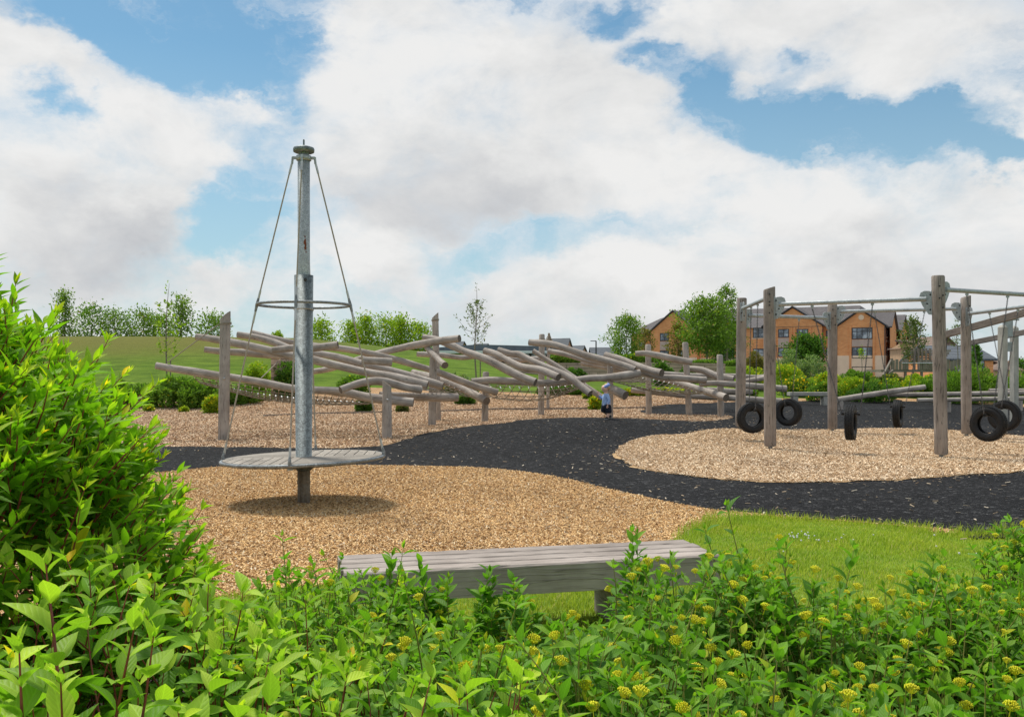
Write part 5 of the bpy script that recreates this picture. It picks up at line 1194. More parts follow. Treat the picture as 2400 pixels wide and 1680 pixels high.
for px_, yt, lab in ((1266, 796, 'street lamp partly hidden behind the leftmost top end of a log'), (1397, 799, 'street lamp standing in front of the slate roofed house')):
    D_ = 120; x_ = (px_ - CX) / FPX * D_; zt = EYE - (yt - HY) / FPX * D_; r_ = empty('street_lamp', (x_, D_, 0), lab, 'street lamp'); mb = MB(); mb.tube([(0, 0, 0), (0, 0, zt)], [.11, .08], 8); mb.build('pole', M['dark'], r_)
    mb = MB(); mb.box((-.35, 0, zt), (.75, .2, .09)); mb.build('lamp_head', M['dark'], r_)

# retaining wall, behind the logs
def wall_run(pts, D, h, label, mat='block'):
    mb = MB()
    ps = [P(x_, y_, d_) for x_, y_, d_ in pts]
    for u, v in zip(ps, ps[1:]):
        dd = Vector((v.x - u.x, v.y - u.y, 0)); n_ = Vector((-dd.y, dd.x, 0)).normalized() * .3; L_ = dd.length
        a = [u - Vector((0, 0, h)), v - Vector((0, 0, h)), v, u]; b = [p + n_ for p in a]
        mb.add(a + b, [(0, 1, 2, 3), (3, 2, 6, 7), (4, 7, 6, 5), (0, 3, 7, 4), (1, 5, 6, 2)], [[(0, 0), (L_, 0), (L_, h), (0, h)]] * 5)
    tag(mb.build('retaining_wall', M[mat]), label, 'wall')
wall_run([(1172, 851, 50), (1400, 850, 49.3), (1545, 849, 49), (1700, 852, 49)], 49, 2.0, 'grey brown block retaining wall behind the logs with a hedge on top')
mb = MB(); p = P(635, 836, 36); q = P(688, 836, 36.5); zb_ = gh(p.x, 36) - .1; hgt = p.z - zb_
rw = Vector((q.x - p.x, q.y - p.y, 0)); mb.add([(p.x, p.y, zb_), (q.x, q.y, zb_), (q.x, q.y, q.z), (p.x, p.y, p.z), (p.x, p.y + .4, zb_), (q.x, q.y + .4, zb_), (q.x, q.y + .4, q.z), (p.x, p.y + .4, p.z)], [(0, 1, 2, 3), (3, 2, 6, 7), (0, 3, 7, 4), (1, 5, 6, 2)], [[(0, 0), (.9, 0), (.9, 1.4), (0, 1.4)]] * 4)
tag(mb.build('block_pier', M['block']), 'short tan block wall end standing under the logs on the left', 'wall')

# timber play fort
ft = empty('timber_play_fort', G(2180, 905), 'dark timber play fort with slatted balustrade and open tower behind the swings', 'play fort'); D_ = 58
def fp(px, py, dy=0): return P(px, py, D_ + dy)
mb = MB(); mb.box((fp(2150, 0).x, D_ + 1.2, fp(0, 869).z), (fp(2265, 0).x - fp(2092, 0).x, 2.6, .16)); keepw(mb.build('platform', M['darkboard'], ft), ft)
for px_ in range(2092, 2262, 8):
    if 2128 < px_ < 2150 and px_ % 16: continue
    mb = MB(); w = .17; h = fp(0, 842 + (px_ % 3) * 2).z; b = fp(px_, 866); mb.box((b.x, D_ - .12, (b.z + h) / 2), (w, .05, h - b.z)); keepw(mb.build('baluster', M['darkboard'], ft), ft)
for px_ in (2090, 2122, 2160, 2200, 2262): mb = MB(); b = fp(px_, 0); g_ = gh(b.x, D_); mb.tube([(b.x, D_, g_ - .1), (b.x, D_, fp(0, 840).z)], .09, 8); keepw(mb.build('post', M['darkboard'], ft), ft)
mb = MB(); mb.tube([fp(2114, 851, -.3), fp(2190, 851, -.3)], .035, 8); keepw(mb.build('handrail', M['galv'], ft), ft)
for a_, b_ in (((2070, 880), (2088, 846)), ((2076, 884), (2094, 868))): mb = MB(); mb.bar(fp(*a_, -1), fp(*b_, -.1), .1, .16); keepw(mb.build('ramp_rail', M['darkboard'], ft), ft)
for k in range(5): mb = MB(); z_ = fp(0, 822 + k * 5.5, 2.4).z; mb.box((fp(2170, 0, 2.4).x, D_ + 2.6, z_), (1.75, .08, .09)); keepw(mb.build('tower_rail', M['darkboard'], ft), ft)
for px_ in range(2145, 2200, 9): mb = MB(); b = fp(px_, 870, 2.4); t = fp(px_, 816, 2.4); mb.box((b.x, D_ + 2.5, (b.z + t.z) / 2), (.11, .08, t.z - b.z)); keepw(mb.build('tower_slat', M['darkboard'], ft), ft)
mb = MB()
for k in range(7): a_ = fp(2200, 822 + k * 5.5, 1).z; x_a = fp(2200, 0).x; x_b = fp(2246 - k * 4, 0).x; mb.box(((x_a + x_b) / 2, D_ + 1 + .0 * k, a_), (x_b - x_a, .06, .13))
keepw(mb.build('sloping_cladding', M['spost'], ft), ft)
mb = MB(); 
for k in range(5): mb.tube([fp(2166 + k * 5, 868, -.1), fp(2180 + (k % 3) * 4, 852, -.1)], .02, 5)
keepw(mb.build('rope_tangle', M['rope'], ft), ft)

# ------------------------------------------------------------------ vegetation
def tree(name, px, D, ytop, wpx, label, leaf='v_tree', n=2600, ls=.13, trunk=True, ybot=None, sparse=1.0, seed=1, group=None, cat='tree', gap=.5, shape='round', base=None, stake=False, bark='bark', flowers=0, lw=.55):
    rg = np.random.default_rng(seed); rd = random.Random(seed)
    x = (px - CX) / FPX * D; g_ = gh(x, D) if base is None else base; zt = EYE - (ytop - HY) / FPX * D; H = zt - g_; Wd = wpx / FPX * D / 2
    zb = (EYE - (ybot - HY) / FPX * D - g_) if ybot else H * .25
    root = empty(name, (x, D, g_), label, cat, group); mb = MB()
    tips = []
    tr = max(.02, H * (.0065 if shape == 'sparse' else .011)); 
    if trunk: mb.tube([(0, 0, -.1), (rd.uniform(-.02, .02) * H, 0, H * .35), (rd.uniform(-.02, .02) * H, rd.uniform(-.02, .02) * H, H * .7), (rd.uniform(-.03, .03) * H, 0, H * .97)], [tr * 1.25, tr, tr * .6, tr * .15], 8, sub=3)
    nb = int(26 * sparse) + 8
    for i in range(nb):
        t = (i + rd.random()) / nb; zz = zb + (H - zb) * (t * .93)
        if shape == 'round': rr_ = Wd * math.sqrt(max(0, 1 - (2 * t - .9) ** 2 / 1.35)) * rd.uniform(.55, 1.08)
        elif shape == 'cone': rr_ = Wd * (1.05 - t) * rd.uniform(.6, 1.1)
        else: rr_ = Wd * (math.sin(math.pi * min(t * .8 + .2, 1)) ** .7) * rd.uniform(.4, 1.15)
        a = i * 2.4 + rd.uniform(-.5, .5); up = (H - zb) * .16 * (1.2 - t)
        e = Vector((math.cos(a) * rr_, math.sin(a) * rr_, min(zz + up * .5, H * .98)))
        if shape == 'sparse': zz = zb + (H - zb) * t * .7; up = rr_ * 1.5; 
        s = Vector((0, 0, max(zz - up * 1.2 if shape != 'sparse' else zz - .1, zb * .75))); e = Vector((math.cos(a) * rr_, math.sin(a) * rr_, min(zz + up * .5, H * .98))); m_ = s.lerp(e, .5) + Vector((0, 0, -up * .15))
        mb.tube([s, m_, e], [tr * .42, tr * .28, tr * .08], 5, cap=0)
        for f in (.35, .55, .75, .9, 1.0): tips.append((s.lerp(e, f) if f > .6 else m_.lerp(e, f - .35), .5 + f * .5))
    for k in range(4): tips.append((Vector((rd.uniform(-.1, .1) * Wd, 0, H - (H - zb) * (.03 + .05 * k))), 1))
    if stake: mb.tube([(.18, -.1, -.1), (.18, -.1, 1.2)], .03, 6)
    if trunk or len(mb.v): mb.build('trunk', M[bark], root)
    tp = np.array([list(p) for p, _ in tips]); k = rg.integers(0, len(tp), n); cl = Wd * gap * .34 * (1 + .0 * n)
    pos = tp[k] + rg.normal(0, 1, (n, 3)) * np.array([cl, cl, cl * .75]); pos[:, 2] = np.maximum(pos[:, 2], .02)
    d = nrm(rg.normal(0, 1, (n, 3)) + np.array([0, 0, .4]) + nrm(pos - np.array([0, 0, H * .5])) * .7); nv = nrm(rg.normal(0, 1, (n, 3)) + np.array([0, 0, 1.0])); L = ls * rg.uniform(.6, 1.35, n)
    clump = rg.random(len(tp))[k]; tint = np.clip(clump * .5 + rg.random(n) * .35 + .0, 0, 1)
    leaf_mesh('crown', pos, d, nv, L, L * lw, tint, M[leaf], root, 'small', .2, .3, rg)
    if flowers:
        kk = rg.integers(0, len(tp), flowers); ps = tp[kk] * np.array([1.08, 1.08, 1.0]) + rg.normal(0, 1, (flowers, 3)) * .05; L = np.full(flowers, ls * .8)
        leaf_mesh('blossom', ps, nrm(rg.normal(0, 1, (flowers, 3)) + [0, 0, .5]), nrm(rg.normal(0, 1, (flowers, 3))), L, L * .8, rg.random(flowers), M['yflow'], root, 'small', .1, .3, rg)
    return root
def shrub(px, D, ytop, wpx, label, leaf='v_hedge', n=1500, ls=.09, seed=1, group=None, flowers=0, name='shrub', depth=1.0, cat='shrub', lw=.55, ybase=None, upright=.6):
    """mound of leaves standing on the ground"""
    rg = np.random.default_rng(seed); x = (px - CX) / FPX * D; g_ = gh(x, D); H = EYE - (ytop - HY) / FPX * D - g_; Wd = wpx / FPX * D / 2; dp = Wd * depth
    root = empty(name, (x, D, g_), label, cat, group); nl = max(7, int(9 * Wd))
    cs_ = []
    for i in range(nl * 3):
        a = rg.uniform(0, 6.28); q = math.sqrt(rg.random()); cs_.append((math.cos(a) * q * Wd * .82, math.sin(a) * q * dp * .8, H * (.78 - .42 * q * q) * rg.uniform(.62, 1.12), rg.uniform(.5, 1.1)))
    cs_ = np.array(cs_); k = rg.integers(0, len(cs_), n); v = nrm(rg.normal(0, 1, (n, 3))); v[:, 2] = v[:, 2] * .9 + .15; rad = H * .24 * cs_[k, 3] * rg.uniform(.6, 1.1, n) ** .5
    pos = cs_[k, :3] + v * rad[:, None]; lowm = rg.random(n) < .35; pos[lowm, 2] *= rg.random(lowm.sum()); pos[:, 2] = np.clip(pos[:, 2], .01, H * 1.02)
    d = nrm(v + rg.normal(0, .5, (n, 3)) + np.array([0, 0, upright])); nv = nrm(rg.normal(0, .7, (n, 3)) + np.array([0, -.3, 1.0])); L = ls * rg.uniform(.6, 1.3, n)
    tint = np.clip(.15 + .5 * pos[:, 2] / max(H, .1) * rg.random(n) + rg.random(n) * .3, 0, 1)
    leaf_mesh('foliage', pos, d, nv, L, L * lw, tint, M[leaf], root, 'small', .25, .3, rg)
    mb = MB(); rd = random.Random(seed)
    for i in range(10): c = cs_[i % len(cs_)]; mb.tube([(c[0] * .2, c[1] * .2, -.05), (c[0] * .7, c[1] * .7, c[2] * .6), tuple(c[:3])], [.015, .012, .005], 5, cap=0)
    mb.build('stems', M['bark'], root)
    if flowers:
        kk = rg.integers(0, len(cs_), flowers); v = nrm(rg.normal(0, 1, (flowers, 3)) + np.array([0, -.6, .6])); ps = cs_[kk, :3] + v * (H * .26); L = np.full(flowers, ls * 1.0) * rg.uniform(.6, 1.2, flowers)
        leaf_mesh('blossom', ps, nrm(rg.normal(0, 1, (flowers, 3)) + [0, -.4, .5]), nrm(rg.normal(0, 1, (flowers, 3))), L, L * .9, rg.random(flowers), M['yflow'], root, 'small', .1, .3, rg)
    return root
# trees on the grass mound
GT = 'young trees along the top of the grass mound'
for i, (px_, D_, yt, wp, lab, sh, lf) in enumerate([
    (150, 70, 683, 62, 'tall narrow tree at the left end of the mound top, just above the tall shrub', 'cone', 'v_tree'), (215, 72, 712, 75, 'rounded bushy tree beside the tall narrow one at the left of the mound', 'round', 'v_hedge'),
    (270, 72, 720, 72, 'second rounded bushy tree from the left on the mound top', 'round', 'v_tree'), (335, 72, 728, 70, 'low bushy tree on the mound just left of the staked sapling', 'round', 'v_tree'),
    (375, 74, 735, 60, 'lowest bushy tree behind the thin sapling on the mound', 'round', 'v_hedge'), (425, 71, 700, 74, 'airy taller tree right of the thin sapling on the mound', 'cone', 'v_tree'),
    (497, 70, 734, 70, 'bushy tree on the mound behind the tall left log post', 'round', 'v_tree'), (752, 74, 744, 78, 'bright green tree on the mound just right of the spinner mast', 'cone', 'v_yel'),
    (826, 76, 757, 52, 'small bright tree between two taller ones right of the spinner ropes', 'round', 'v_yel'), (858, 75, 736, 66, 'taller pointed bright tree on the mound in the middle of its row', 'cone', 'v_yel'),
    (905, 76, 750, 64, 'bright bushy tree third from the right on the mound', 'round', 'v_yel'), (940, 75, 742, 62, 'bright pointed tree second from the right on the mound', 'cone', 'v_yel'),
    (982, 75, 752, 56, 'rightmost bright tree of the mound row, left of the tall slanted post', 'round', 'v_yel'), (650, 73, 783, 26, 'small tuft of a tree just above the mound line behind the crossing logs', 'round', 'v_yel')]):
    tree('tree', px_, D_, yt + (i * 7 % 5) * 3 - 6, wp * 1.22, lab, lf, 2300, .19, ybot=835, seed=20 + i, gap=.72, shape=sh, group=GT)
tree('sapling', 392, 41, 656, 74, 'thin staked sapling with few leaf tufts standing on the mound slope', 'v_yel', 330, .13, seed=51, gap=.16, shape='sparse', sparse=.5, ybot=835, stake=True)
tree('sapling', 1117, 44, 662, 90, 'bare looking sapling with scattered small leaves at centre behind the logs', 'v_olive', 520, .10, seed=57, gap=.14, shape='sparse', sparse=.9, ybot=808, stake=True)
# round trees before the brick building
tree('round_tree', 1468, 78, 738, 92, 'round green tree at the left corner of the brick building', 'v_tree', 5200, .17, seed=61, gap=.5, ybot=850, shape='round')
tree('large_tree', 1655, 64, 700, 132, 'largest round tree hiding the middle of the brick building', 'v_tree', 7000, .18, seed=62, gap=.5, ybot=818, shape='round')
tree('slim_tree', 1704, 66, 668, 70, 'tall slim tree with bushy top just left of the first swing post', 'v_tree', 2600, .15, seed=63, gap=.42, ybot=800, shape='round')
tree('dark_tree', 1700, 70, 752, 100, 'darker tree behind the first swing post', 'v_dark', 5200, .16, seed=64, gap=.5, ybot=845, shape='round')
tree('rusty_tree', 1590, 68, 757, 62, 'thin rusty brown leaved tree left of the largest tree', 'v_rust', 2000, .15, seed=65, gap=.5, ybot=848, shape='round')
tree('rusty_tree', 1512, 74, 765, 44, 'faint rusty tree between the round tree and the brick wall', 'v_rust', 1100, .15, seed=66, gap=.5, ybot=850, shape='round')
tree('bushy_tree', 1888, 60, 787, 90, 'dense dark green bushy tree in front of the two gables', 'v_dark', 6500, .16, seed=67, gap=.5, ybot=862, shape='round')
tree('olive_tree', 2140, 62, 742, 58, 'olive leaved slender tree at the right end of the brick building', 'v_olive', 1700, .15, seed=68, gap=.5, ybot=848, shape='round')
tree('sapling', 2020, 56, 808, 24, 'tiny sapling in front of the right bay windows', 'v_yel', 110, .12, seed=69, gap=.3, shape='sparse', sparse=.2, ybot=842)
tree('sapling', 2243, 55, 742, 46, 'wispy sapling between the two tallest swing posts', 'v_olive', 260, .12, seed=70, gap=.25, shape='sparse', sparse=.4, ybot=815)
tree('slender_tree', 2287, 52, 806, 42, 'narrow dark leaved tree right of the fifth swing post', 'v_dark', 1500, .13, seed=71, gap=.45, ybot=868, shape='cone')
tree('far_tree', 2395, 160, 846, 60, 'distant dark trees at the right edge behind the timber posts', 'v_dark', 900, .5, seed=72, gap=.6, ybot=880, shape='round')
# shrubs behind the bark, left
for i, a in enumerate([
    (300, 34.5, 890, 150, 'leafy dark green shrub behind the tall left shrub, at the foot of the mound', 'v_hedge', 0), (410, 34, 884, 160, 'leafy shrub at the foot of the mound left of the first log post', 'v_hedge', 0), (485, 34.5, 888, 130, 'dense green shrub directly behind the first log post', 'v_hedge', 0),
    (560, 35, 905, 110, 'bright green low shrub right of the first log post', 'v_hedge', 0), (612, 36, 925, 70, 'yellow green low shrub ending the left planting', 'v_yel', 60), (500, 31.8, 930, 46, 'small shrub with yellow flowers at the foot of the first log post', 'v_yel', 50),
    (431, 32.3, 955, 20, 'tiny yellow flowering plant left of two at the bark edge', 'v_yel', 40), (350, 32.5, 950, 26, 'yellow flowering tuft beside the tall left shrub', 'v_yel', 40),
    (603, 38.5, 846, 52, 'golden green bush on the slope left of the block pier', 'v_yel', 0), (673, 36.2, 846, 44, 'dark blue green bush leaning on the block pier', 'v_dark', 0),
    (832, 38.5, 870, 66, 'green bush below the crossing logs, right of the spinner mast', 'v_hedge', 0), (850, 33, 935, 48, 'small dark shrub under the long log near the short post', 'v_dark', 0), (942, 32.5, 945, 26, 'little weed plant on the bark right of the short post', 'v_olive', 0),
    (1075, 38, 880, 110, 'grassy pale green shrub behind the third log post', 'v_grey', 0), (1090, 35, 925, 44, 'dark low shrub under the stepped net log', 'v_dark', 0),
    (1320, 38, 905, 150, 'wide low green shrub behind the middle net', 'v_dark', 0), (1395, 36, 918, 66, 'shrub with bright yellow flowers just left of the child', 'v_hedge', 120), (1398, 33.3, 930, 50, 'yellow tipped shrub at the bark edge beside the child', 'v_yel', 60),
    (1345, 48.6, 864, 66, 'clipped dark bush against the retaining wall', 'v_dark', 0), (1552, 46, 842, 42, 'round dark bush behind the long sloping log', 'v_dark', 0), (1610, 46, 848, 38, 'second round dark bush by the leaning log post', 'v_dark', 0),
    (1480, 37, 915, 100, 'yellow flowering shrub just right of the child', 'v_yel', 260), (1570, 37.5, 912, 120, 'yellow flowering shrub under the right hand net', 'v_yel', 320), (1660, 38, 914, 100, 'yellow flowering shrub behind the last log post', 'v_yel', 220), (1735, 38.5, 905, 90, 'green weeds with few yellow flowers behind the first swing post', 'v_hedge', 60)]):
    px_, D_, yt, wp, lab, lf, fl = a; shrub(px_, D_, yt, wp, lab, lf, int(1200 + wp * 26), .125 if wp > 40 else .08, 100 + i, flowers=int(fl * 1.8), depth=.6)
# hedge on the wall
def hedge(px0, px1, D, ytop, ybot, label, seed, leaf='v_hedge', n=5200):
    rg = np.random.default_rng(seed); x0, x1 = (px0 - CX) / FPX * D, (px1 - CX) / FPX * D; zt, zb_ = EYE - (ytop - HY) / FPX * D, EYE - (ybot - HY) / FPX * D
    g_ = gh((x0 + x1) / 2, D); r_ = empty('clipped_hedge', ((x0 + x1) / 2, D, g_), label, 'hedge'); x = rg.uniform(x0, x1, n); fr = rg.random(n); fc = rg.random(n) < .6
    y = np.where(fc, -.45, rg.uniform(-.45, .45, n)) + rg.normal(0, .05, n); z = np.where(fc, g_ + (zt - g_) * fr, zt) + rg.normal(0, .04, n) + .05 * np.sin(x * 3.1)
    pos = np.stack([x - (x0 + x1) / 2, y, z - g_], 1); d = nrm(rg.normal(0, .6, (n, 3)) + [0, -.4, .8]); nv = nrm(rg.normal(0, .6, (n, 3)) + [0, -.8, .5]); L = .11 * rg.uniform(.6, 1.3, n)
    leaf_mesh('foliage', pos, d, nv, L, L * .6, np.clip(rg.random(n) * .7 + .2, 0, 1), M[leaf], r_, 'small', .2, .3, rg)
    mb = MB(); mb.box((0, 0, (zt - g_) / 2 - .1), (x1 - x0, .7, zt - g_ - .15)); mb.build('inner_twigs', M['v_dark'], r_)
hedge(1288, 1400, 50.6, 838, 851, 'bright clipped hedge on the retaining wall behind the middle logs', 31)
hedge(1450, 1545, 50.6, 838, 850, 'bright clipped hedge on the retaining wall in front of the brick building', 32); hedge(1558, 1720, 51.2, 850, 862, 'low clipped hedge under the trees before the brick building', 33, 'v_hedge')
# wild planting behind the swings
WB = 'wild shrubs of the planting bed behind the swings'
for i, (px_, D_, yt, wp, lf, fl, lab) in enumerate([
    (1760, 44, 860, 80, 'v_yel', 40, 'yellow green wild shrub between the first two swing posts'), (1800, 52, 836, 70, 'v_grey', 20, 'tall grey green wild shrub right of the second swing post, at the back'), (1845, 46, 850, 90, 'v_yel', 60, 'wild shrub with a yellow flower patch right of the second swing post'),
    (1870, 42, 880, 100, 'v_hedge', 90, 'low wild shrub with yellow flowers above the far bench'), (1905, 50, 836, 90, 'v_grey', 0, 'pale feathery shrub under the dense bushy tree'), (1940, 44, 872, 90, 'v_yel', 60, 'yellow green wild shrub left of the third swing post'),
    (1990, 42, 884, 110, 'v_yel', 20, 'dense green wild shrub right of the third swing post'), (2010, 47, 866, 90, 'v_hedge', 0, 'taller pointed wild shrub below the bay windows'), (2060, 42, 886, 110, 'v_hedge', 15, 'mixed green wild shrub above the sloping log'), (2080, 46, 874, 90, 'v_olive', 20, 'olive wild shrub in front of the fort steps'),
    (2120, 42, 884, 100, 'v_yel', 20, 'low green wild shrub in front of the fort balustrade'), (2160, 46, 874, 90, 'v_yel', 10, 'bright wild shrub in front of the fort platform'), (2185, 42, 880, 90, 'v_hedge', 0, 'green wild shrub just left of the tallest swing post'), (2050, 39.5, 900, 150, 'v_dark', 0, 'dark ground shrub behind the raised end of the sloping log'),
    (1930, 40, 895, 90, 'v_hedge', 10, 'green ground shrub behind the third swing post'), (2240, 39, 880, 80, 'v_hedge', 0, 'low green shrub right of the tallest swing post'), (1770, 50, 822, 60, 'v_rust', 0, 'brown twiggy shrub behind the second swing post'), (1850, 54, 822, 60, 'v_grey', 0, 'silvery shrub left of the dense bushy tree')]):
    shrub(px_, D_, yt, wp, lab, lf, int(2400 + wp * 26), .088, 200 + i, flowers=int(fl * 3.5), depth=.7, group=WB, upright=1.0)
for i, (px_, yt, wp, lab) in enumerate([(2262, 845, 66, 'tall willowy shrub behind the fifth swing post, left half'), (2305, 852, 70, 'tall willowy shrub behind the tyres, right half'), (2385, 868, 60, 'green shrub at the right edge behind the pale posts'), (2232, 868, 50, 'leafy shrub between the two big swing posts')]):
    shrub(px_, 38.5 + i * .5, yt, wp * 1.3, lab, 'v_hedge', 3800, .13, 300 + i, depth=.8, lw=.32, upright=1.4)

# ------------------------------------------------------------------ foreground shrubs made of leafy shoots
rg = np.random.default_rng(11)
def shoots(root, bases, dirs, lens, leafL, ratio, npairs, leafmat, stemmat, tipyoung=.55, basetint=.1, kind='full', stemr=.0028, ang=(1.15, .45), curl=.28, dens_tip=1.0, droop=.25, taper=.35):
    POS, DIR, NV, LL, TT = [], [], [], [], []; mb = MB()
    for b, d, L, lf in zip(bases, dirs, lens, leafL):
        d = np.array(d) / np.linalg.norm(d); side = np.cross(d, rg.normal(0, 1, 3)); side /= np.linalg.norm(side); s2 = np.cross(d, side); bend = rg.normal(0, .12, 3) * L
        bend[2] = abs(bend[2]); pts = []; np_ = npairs
        for k in range(5): t = k / 4; pts.append(np.array(b) + d * L * t + bend * t * t)
        mb.tube([tuple(p) for p in pts], [stemr * 1.25, stemr * 1.1, stemr, stemr * .8, stemr * .4], 5, cap=0)
        rt = rg.uniform(.0, .25)
        for k in range(np_):
            t = ((k + .6) / np_) ** .85; p = np.array(b) + d * L * t + bend * t * t; a = ang[0] * (1 - t) + ang[1] * t + rg.normal(0, .1); ax = side if k % 2 else s2; sz = lf * (1 - taper * (abs(t - .45) * 1.4) ** 1.5) * rg.uniform(.8, 1.15)
            for sg in (-1, 1):
                v = d * math.cos(a) + ax * sg * math.sin(a) + rg.normal(0, .13, 3); v[2] -= droop * (1 - t) * .5
                POS.append(p + v * .004); DIR.append(v); NV.append(d + np.array([0, 0, .7]) + rg.normal(0, .2, 3)); LL.append(sz * (.72 if t > .93 else 1)); TT.append(basetint + rt + tipyoung * t ** 2.2)
        e = np.array(b) + d * L + bend
        for k in range(3): POS.append(e - d * .004); DIR.append(d * 1.6 + rg.normal(0, .35, 3)); NV.append(rg.normal(0, 1, 3)); LL.append(lf * .5 * rg.uniform(.5, 1)); TT.append(min(1, basetint + tipyoung + rt + .15))
    LL = np.array(LL); LL = LL * rg.uniform(.70, 1.22, len(LL))
    leaf_mesh('foliage', np.array(POS), np.array(DIR), np.array(NV), LL, LL * ratio * rg.uniform(.85, 1.15, len(LL)), np.clip(np.array(TT), 0, 1), M[leafmat], root, kind, curl, .45, rg)
    mb.build('stems', M[stemmat], root)
# tall shrub at the left
C = np.array([-2.66, 3.35, 0.15]); RAD = np.array([1.40, 1.35, 1.78]); root = empty('tall_shrub', tuple(C - [0, 0, .15]), 'tall dense shrub with narrow bright leaves and red stems filling the left edge', 'shrub')
bs, ds, ls, ll = [], [], [], []
def add_shoot(nv, inner):
    w = rg.uniform(.75, 1.0) if inner else rg.uniform(.93, 1.03); p = nv * RAD * w; g = nrm(nv / RAD); d = g * .62 + np.array([.12, -.05, .75]) + rg.normal(0, .16, 3)
    bs.append(p - nrm(d) * .12 + [0, 0, .15]); ds.append(d); ls.append(rg.uniform(.22, .40)); ll.append(rg.uniform(.085, .125))
for i in range(4200):
    v = nrm(rg.normal(0, 1, 3)); 
    if v[2] < .03 or (v[1] > .45 and v[2] < .3): continue
    if v[0] > .5 and v[2] < .22 and rg.random() < .6: continue
    if (C + v * RAD)[0] < -2.75 and v[2] < .6: continue
    add_shoot(v, i % 3 == 0)
shoots(root, bs, ds, ls, ll, .29, 8, 'leafL', 'stemred', .62, .02, 'full', .0034, (1.0, .40), .25, droop=.35)
mb = MB()
for i in range(60): v = nrm(rg.normal(0, 1, 3)); v[2] = abs(v[2]) * .9 + .1; v = nrm(v); e = v * RAD * .9; mb.tube([(e[0] * .08, e[1] * .08, -.05), (e[0] * .5, e[1] * .5, e[2] * .45), tuple(e + [0, 0, .15])], [.012, .009, .004], 5, cap=0)
mb.build('branches', M['stemred'], root)
# large-leaved dogwoods at lower left and golden dogwoods in front of the bench
def canopy(x, y):
    """height of the shrub tops above the ground"""
    h = .60 + .10 * np.sin(x * 2.1 + 1) + .06 * np.sin(y * 3.3 + x)
    h = h + .08 * sstep(1.2, 2.4, x) - .34 * np.exp(-((x - .10) / .40) ** 2) * sstep(3.0, 3.9, y) - .10 * sstep(3.6, 4.6, y)
    h = h + .30 * sstep(-.5, -1.4, x) * 1.0 * (1 - sstep(3.0, 3.6, y)) + .10 * sstep(-.3, -1.2, x)
    h = h + .05 * sstep(.5, 1.0, x) * (1 - sstep(1.3, 1.9, x)) * sstep(2.6, 3.6, y)  - .05 * sstep(2.0, 2.8, x) - .07 * sstep(1.0, 1.4, x) * (1 - sstep(1.8, 2.2, x)) * sstep(3.7, 4.2, y) + .03 * sstep(-.3, -.7, x) * sstep(3.3, 4.0, y)
    h = h - .05 * sstep(3.6, 4.1, y) * sstep(-.8, -.4, x) + .075 * sstep(1.5, 2.1, x) + .12 * np.exp(-((x - .78) / .28) ** 2) * sstep(3.6, 4.0, y)
    return h
def nflower_mesh(seed):
    r = random.Random(seed); mb = MB(); n = 34
    for i in range(n):
        a = i * 2.4; q = math.sqrt((i + .5) / n); p = Vector((math.cos(a) * q * .021, math.sin(a) * q * .021, .012 - q * q * .009 + r.uniform(-.002, .002)))
        mb.tube([(p.x * .3, p.y * .3, -.012), tuple(p - Vector((0, 0, .003)))], .0006, 3, cap=0)
        mb.lathe([(.0003, .0050), (.0021, .0035), (.0024, 0), (.0003, -.003)], p, 5)
    mb.tube([(0, 0, -.035), (0, 0, -.011)], .0012, 5); me = mb.build('flower_cluster', M['flower']); d = me.data; bpy.data.objects.remove(me); return d
FLM = [nflower_mesh(k) for k in range(3)]
def bed(name, label, cx, cy, wx, wy, n, leafmat, stemmat, ratio, lf, nfl, cat='shrub', group=None, young=.4, hadd=0, tallfrac=.04, basetint=.1):
    z0 = gh(cx, cy); root = empty(name, (cx, cy, z0), label, cat, group); bs, ds, ls, ll = [], [], [], []; fl = []
    for i in range(n):
        x = cx + rg.uniform(-wx, wx) * 1.06; y = cy + rg.uniform(-wy, wy) * 1.06; h = float(canopy(x, y)) + hadd + rg.normal(0, .045)
        lay = rg.random(); 
        if lay > .62: h *= rg.uniform(.45, .85)
        if rg.random() < tallfrac: h += rg.uniform(.06, .2)
        L = rg.uniform(.22, .34); d = np.array([(x - cx) / wx * .22, (y - cy) / wy * .22, 1]) + rg.normal(0, .22, 3); d = nrm(d)
        e = np.array([x - cx, y - cy, h]); b = e - d * L; bs.append(b); ds.append(d); ls.append(L); ll.append(lf * rg.uniform(.8, 1.25))
        if lay < .62: fl.append((e + np.array([0, 0, .0]), d))
    shoots(root, bs, ds, ls, ll, ratio, 4, leafmat, stemmat, young, basetint, 'full', .0026, (1.25, .75), .30, droop=.45, taper=.22)
    rg.shuffle(fl)
    for e, d in fl[:nfl]:
        o = bpy.data.objects.new('flower_cluster', FLM[int(rg.integers(3))]); col.objects.link(o); o.parent = root
        o.location = tuple(e + np.array([rg.normal(0, .02), rg.normal(0, .02), rg.uniform(.02, .065)])); o.rotation_euler = (rg.normal(0, .25), rg.normal(0, .25), rg.uniform(0, 6)); s = rg.uniform(.6, 1.1); o.scale = (s, s, s)
    mb = MB()
    for i in range(26): j = int(rg.integers(n)); e = bs[j]; mb.tube([(e[0] * .45, e[1] * .45, -.02), (e[0] * .8, e[1] * .8, e[2] * .5), tuple(e)], [.006, .005, .003], 5, cap=0)
    mb.build('branches', M[stemmat], root); return root
bed('dogwood_shrub', 'large leaved dogwood with red stems in the lower left corner', -.98, 1.95, .42, .40, 120, 'leafD', 'stemred', .50, .10, 0, young=.6, hadd=.10, basetint=.25)
bed('dogwood_shrub', 'large leaved dogwood at the bottom edge left of centre', -.32, 2.0, .38, .42, 170, 'leafD', 'stemred', .50, .082, 1, young=.55, hadd=.04, basetint=.2)
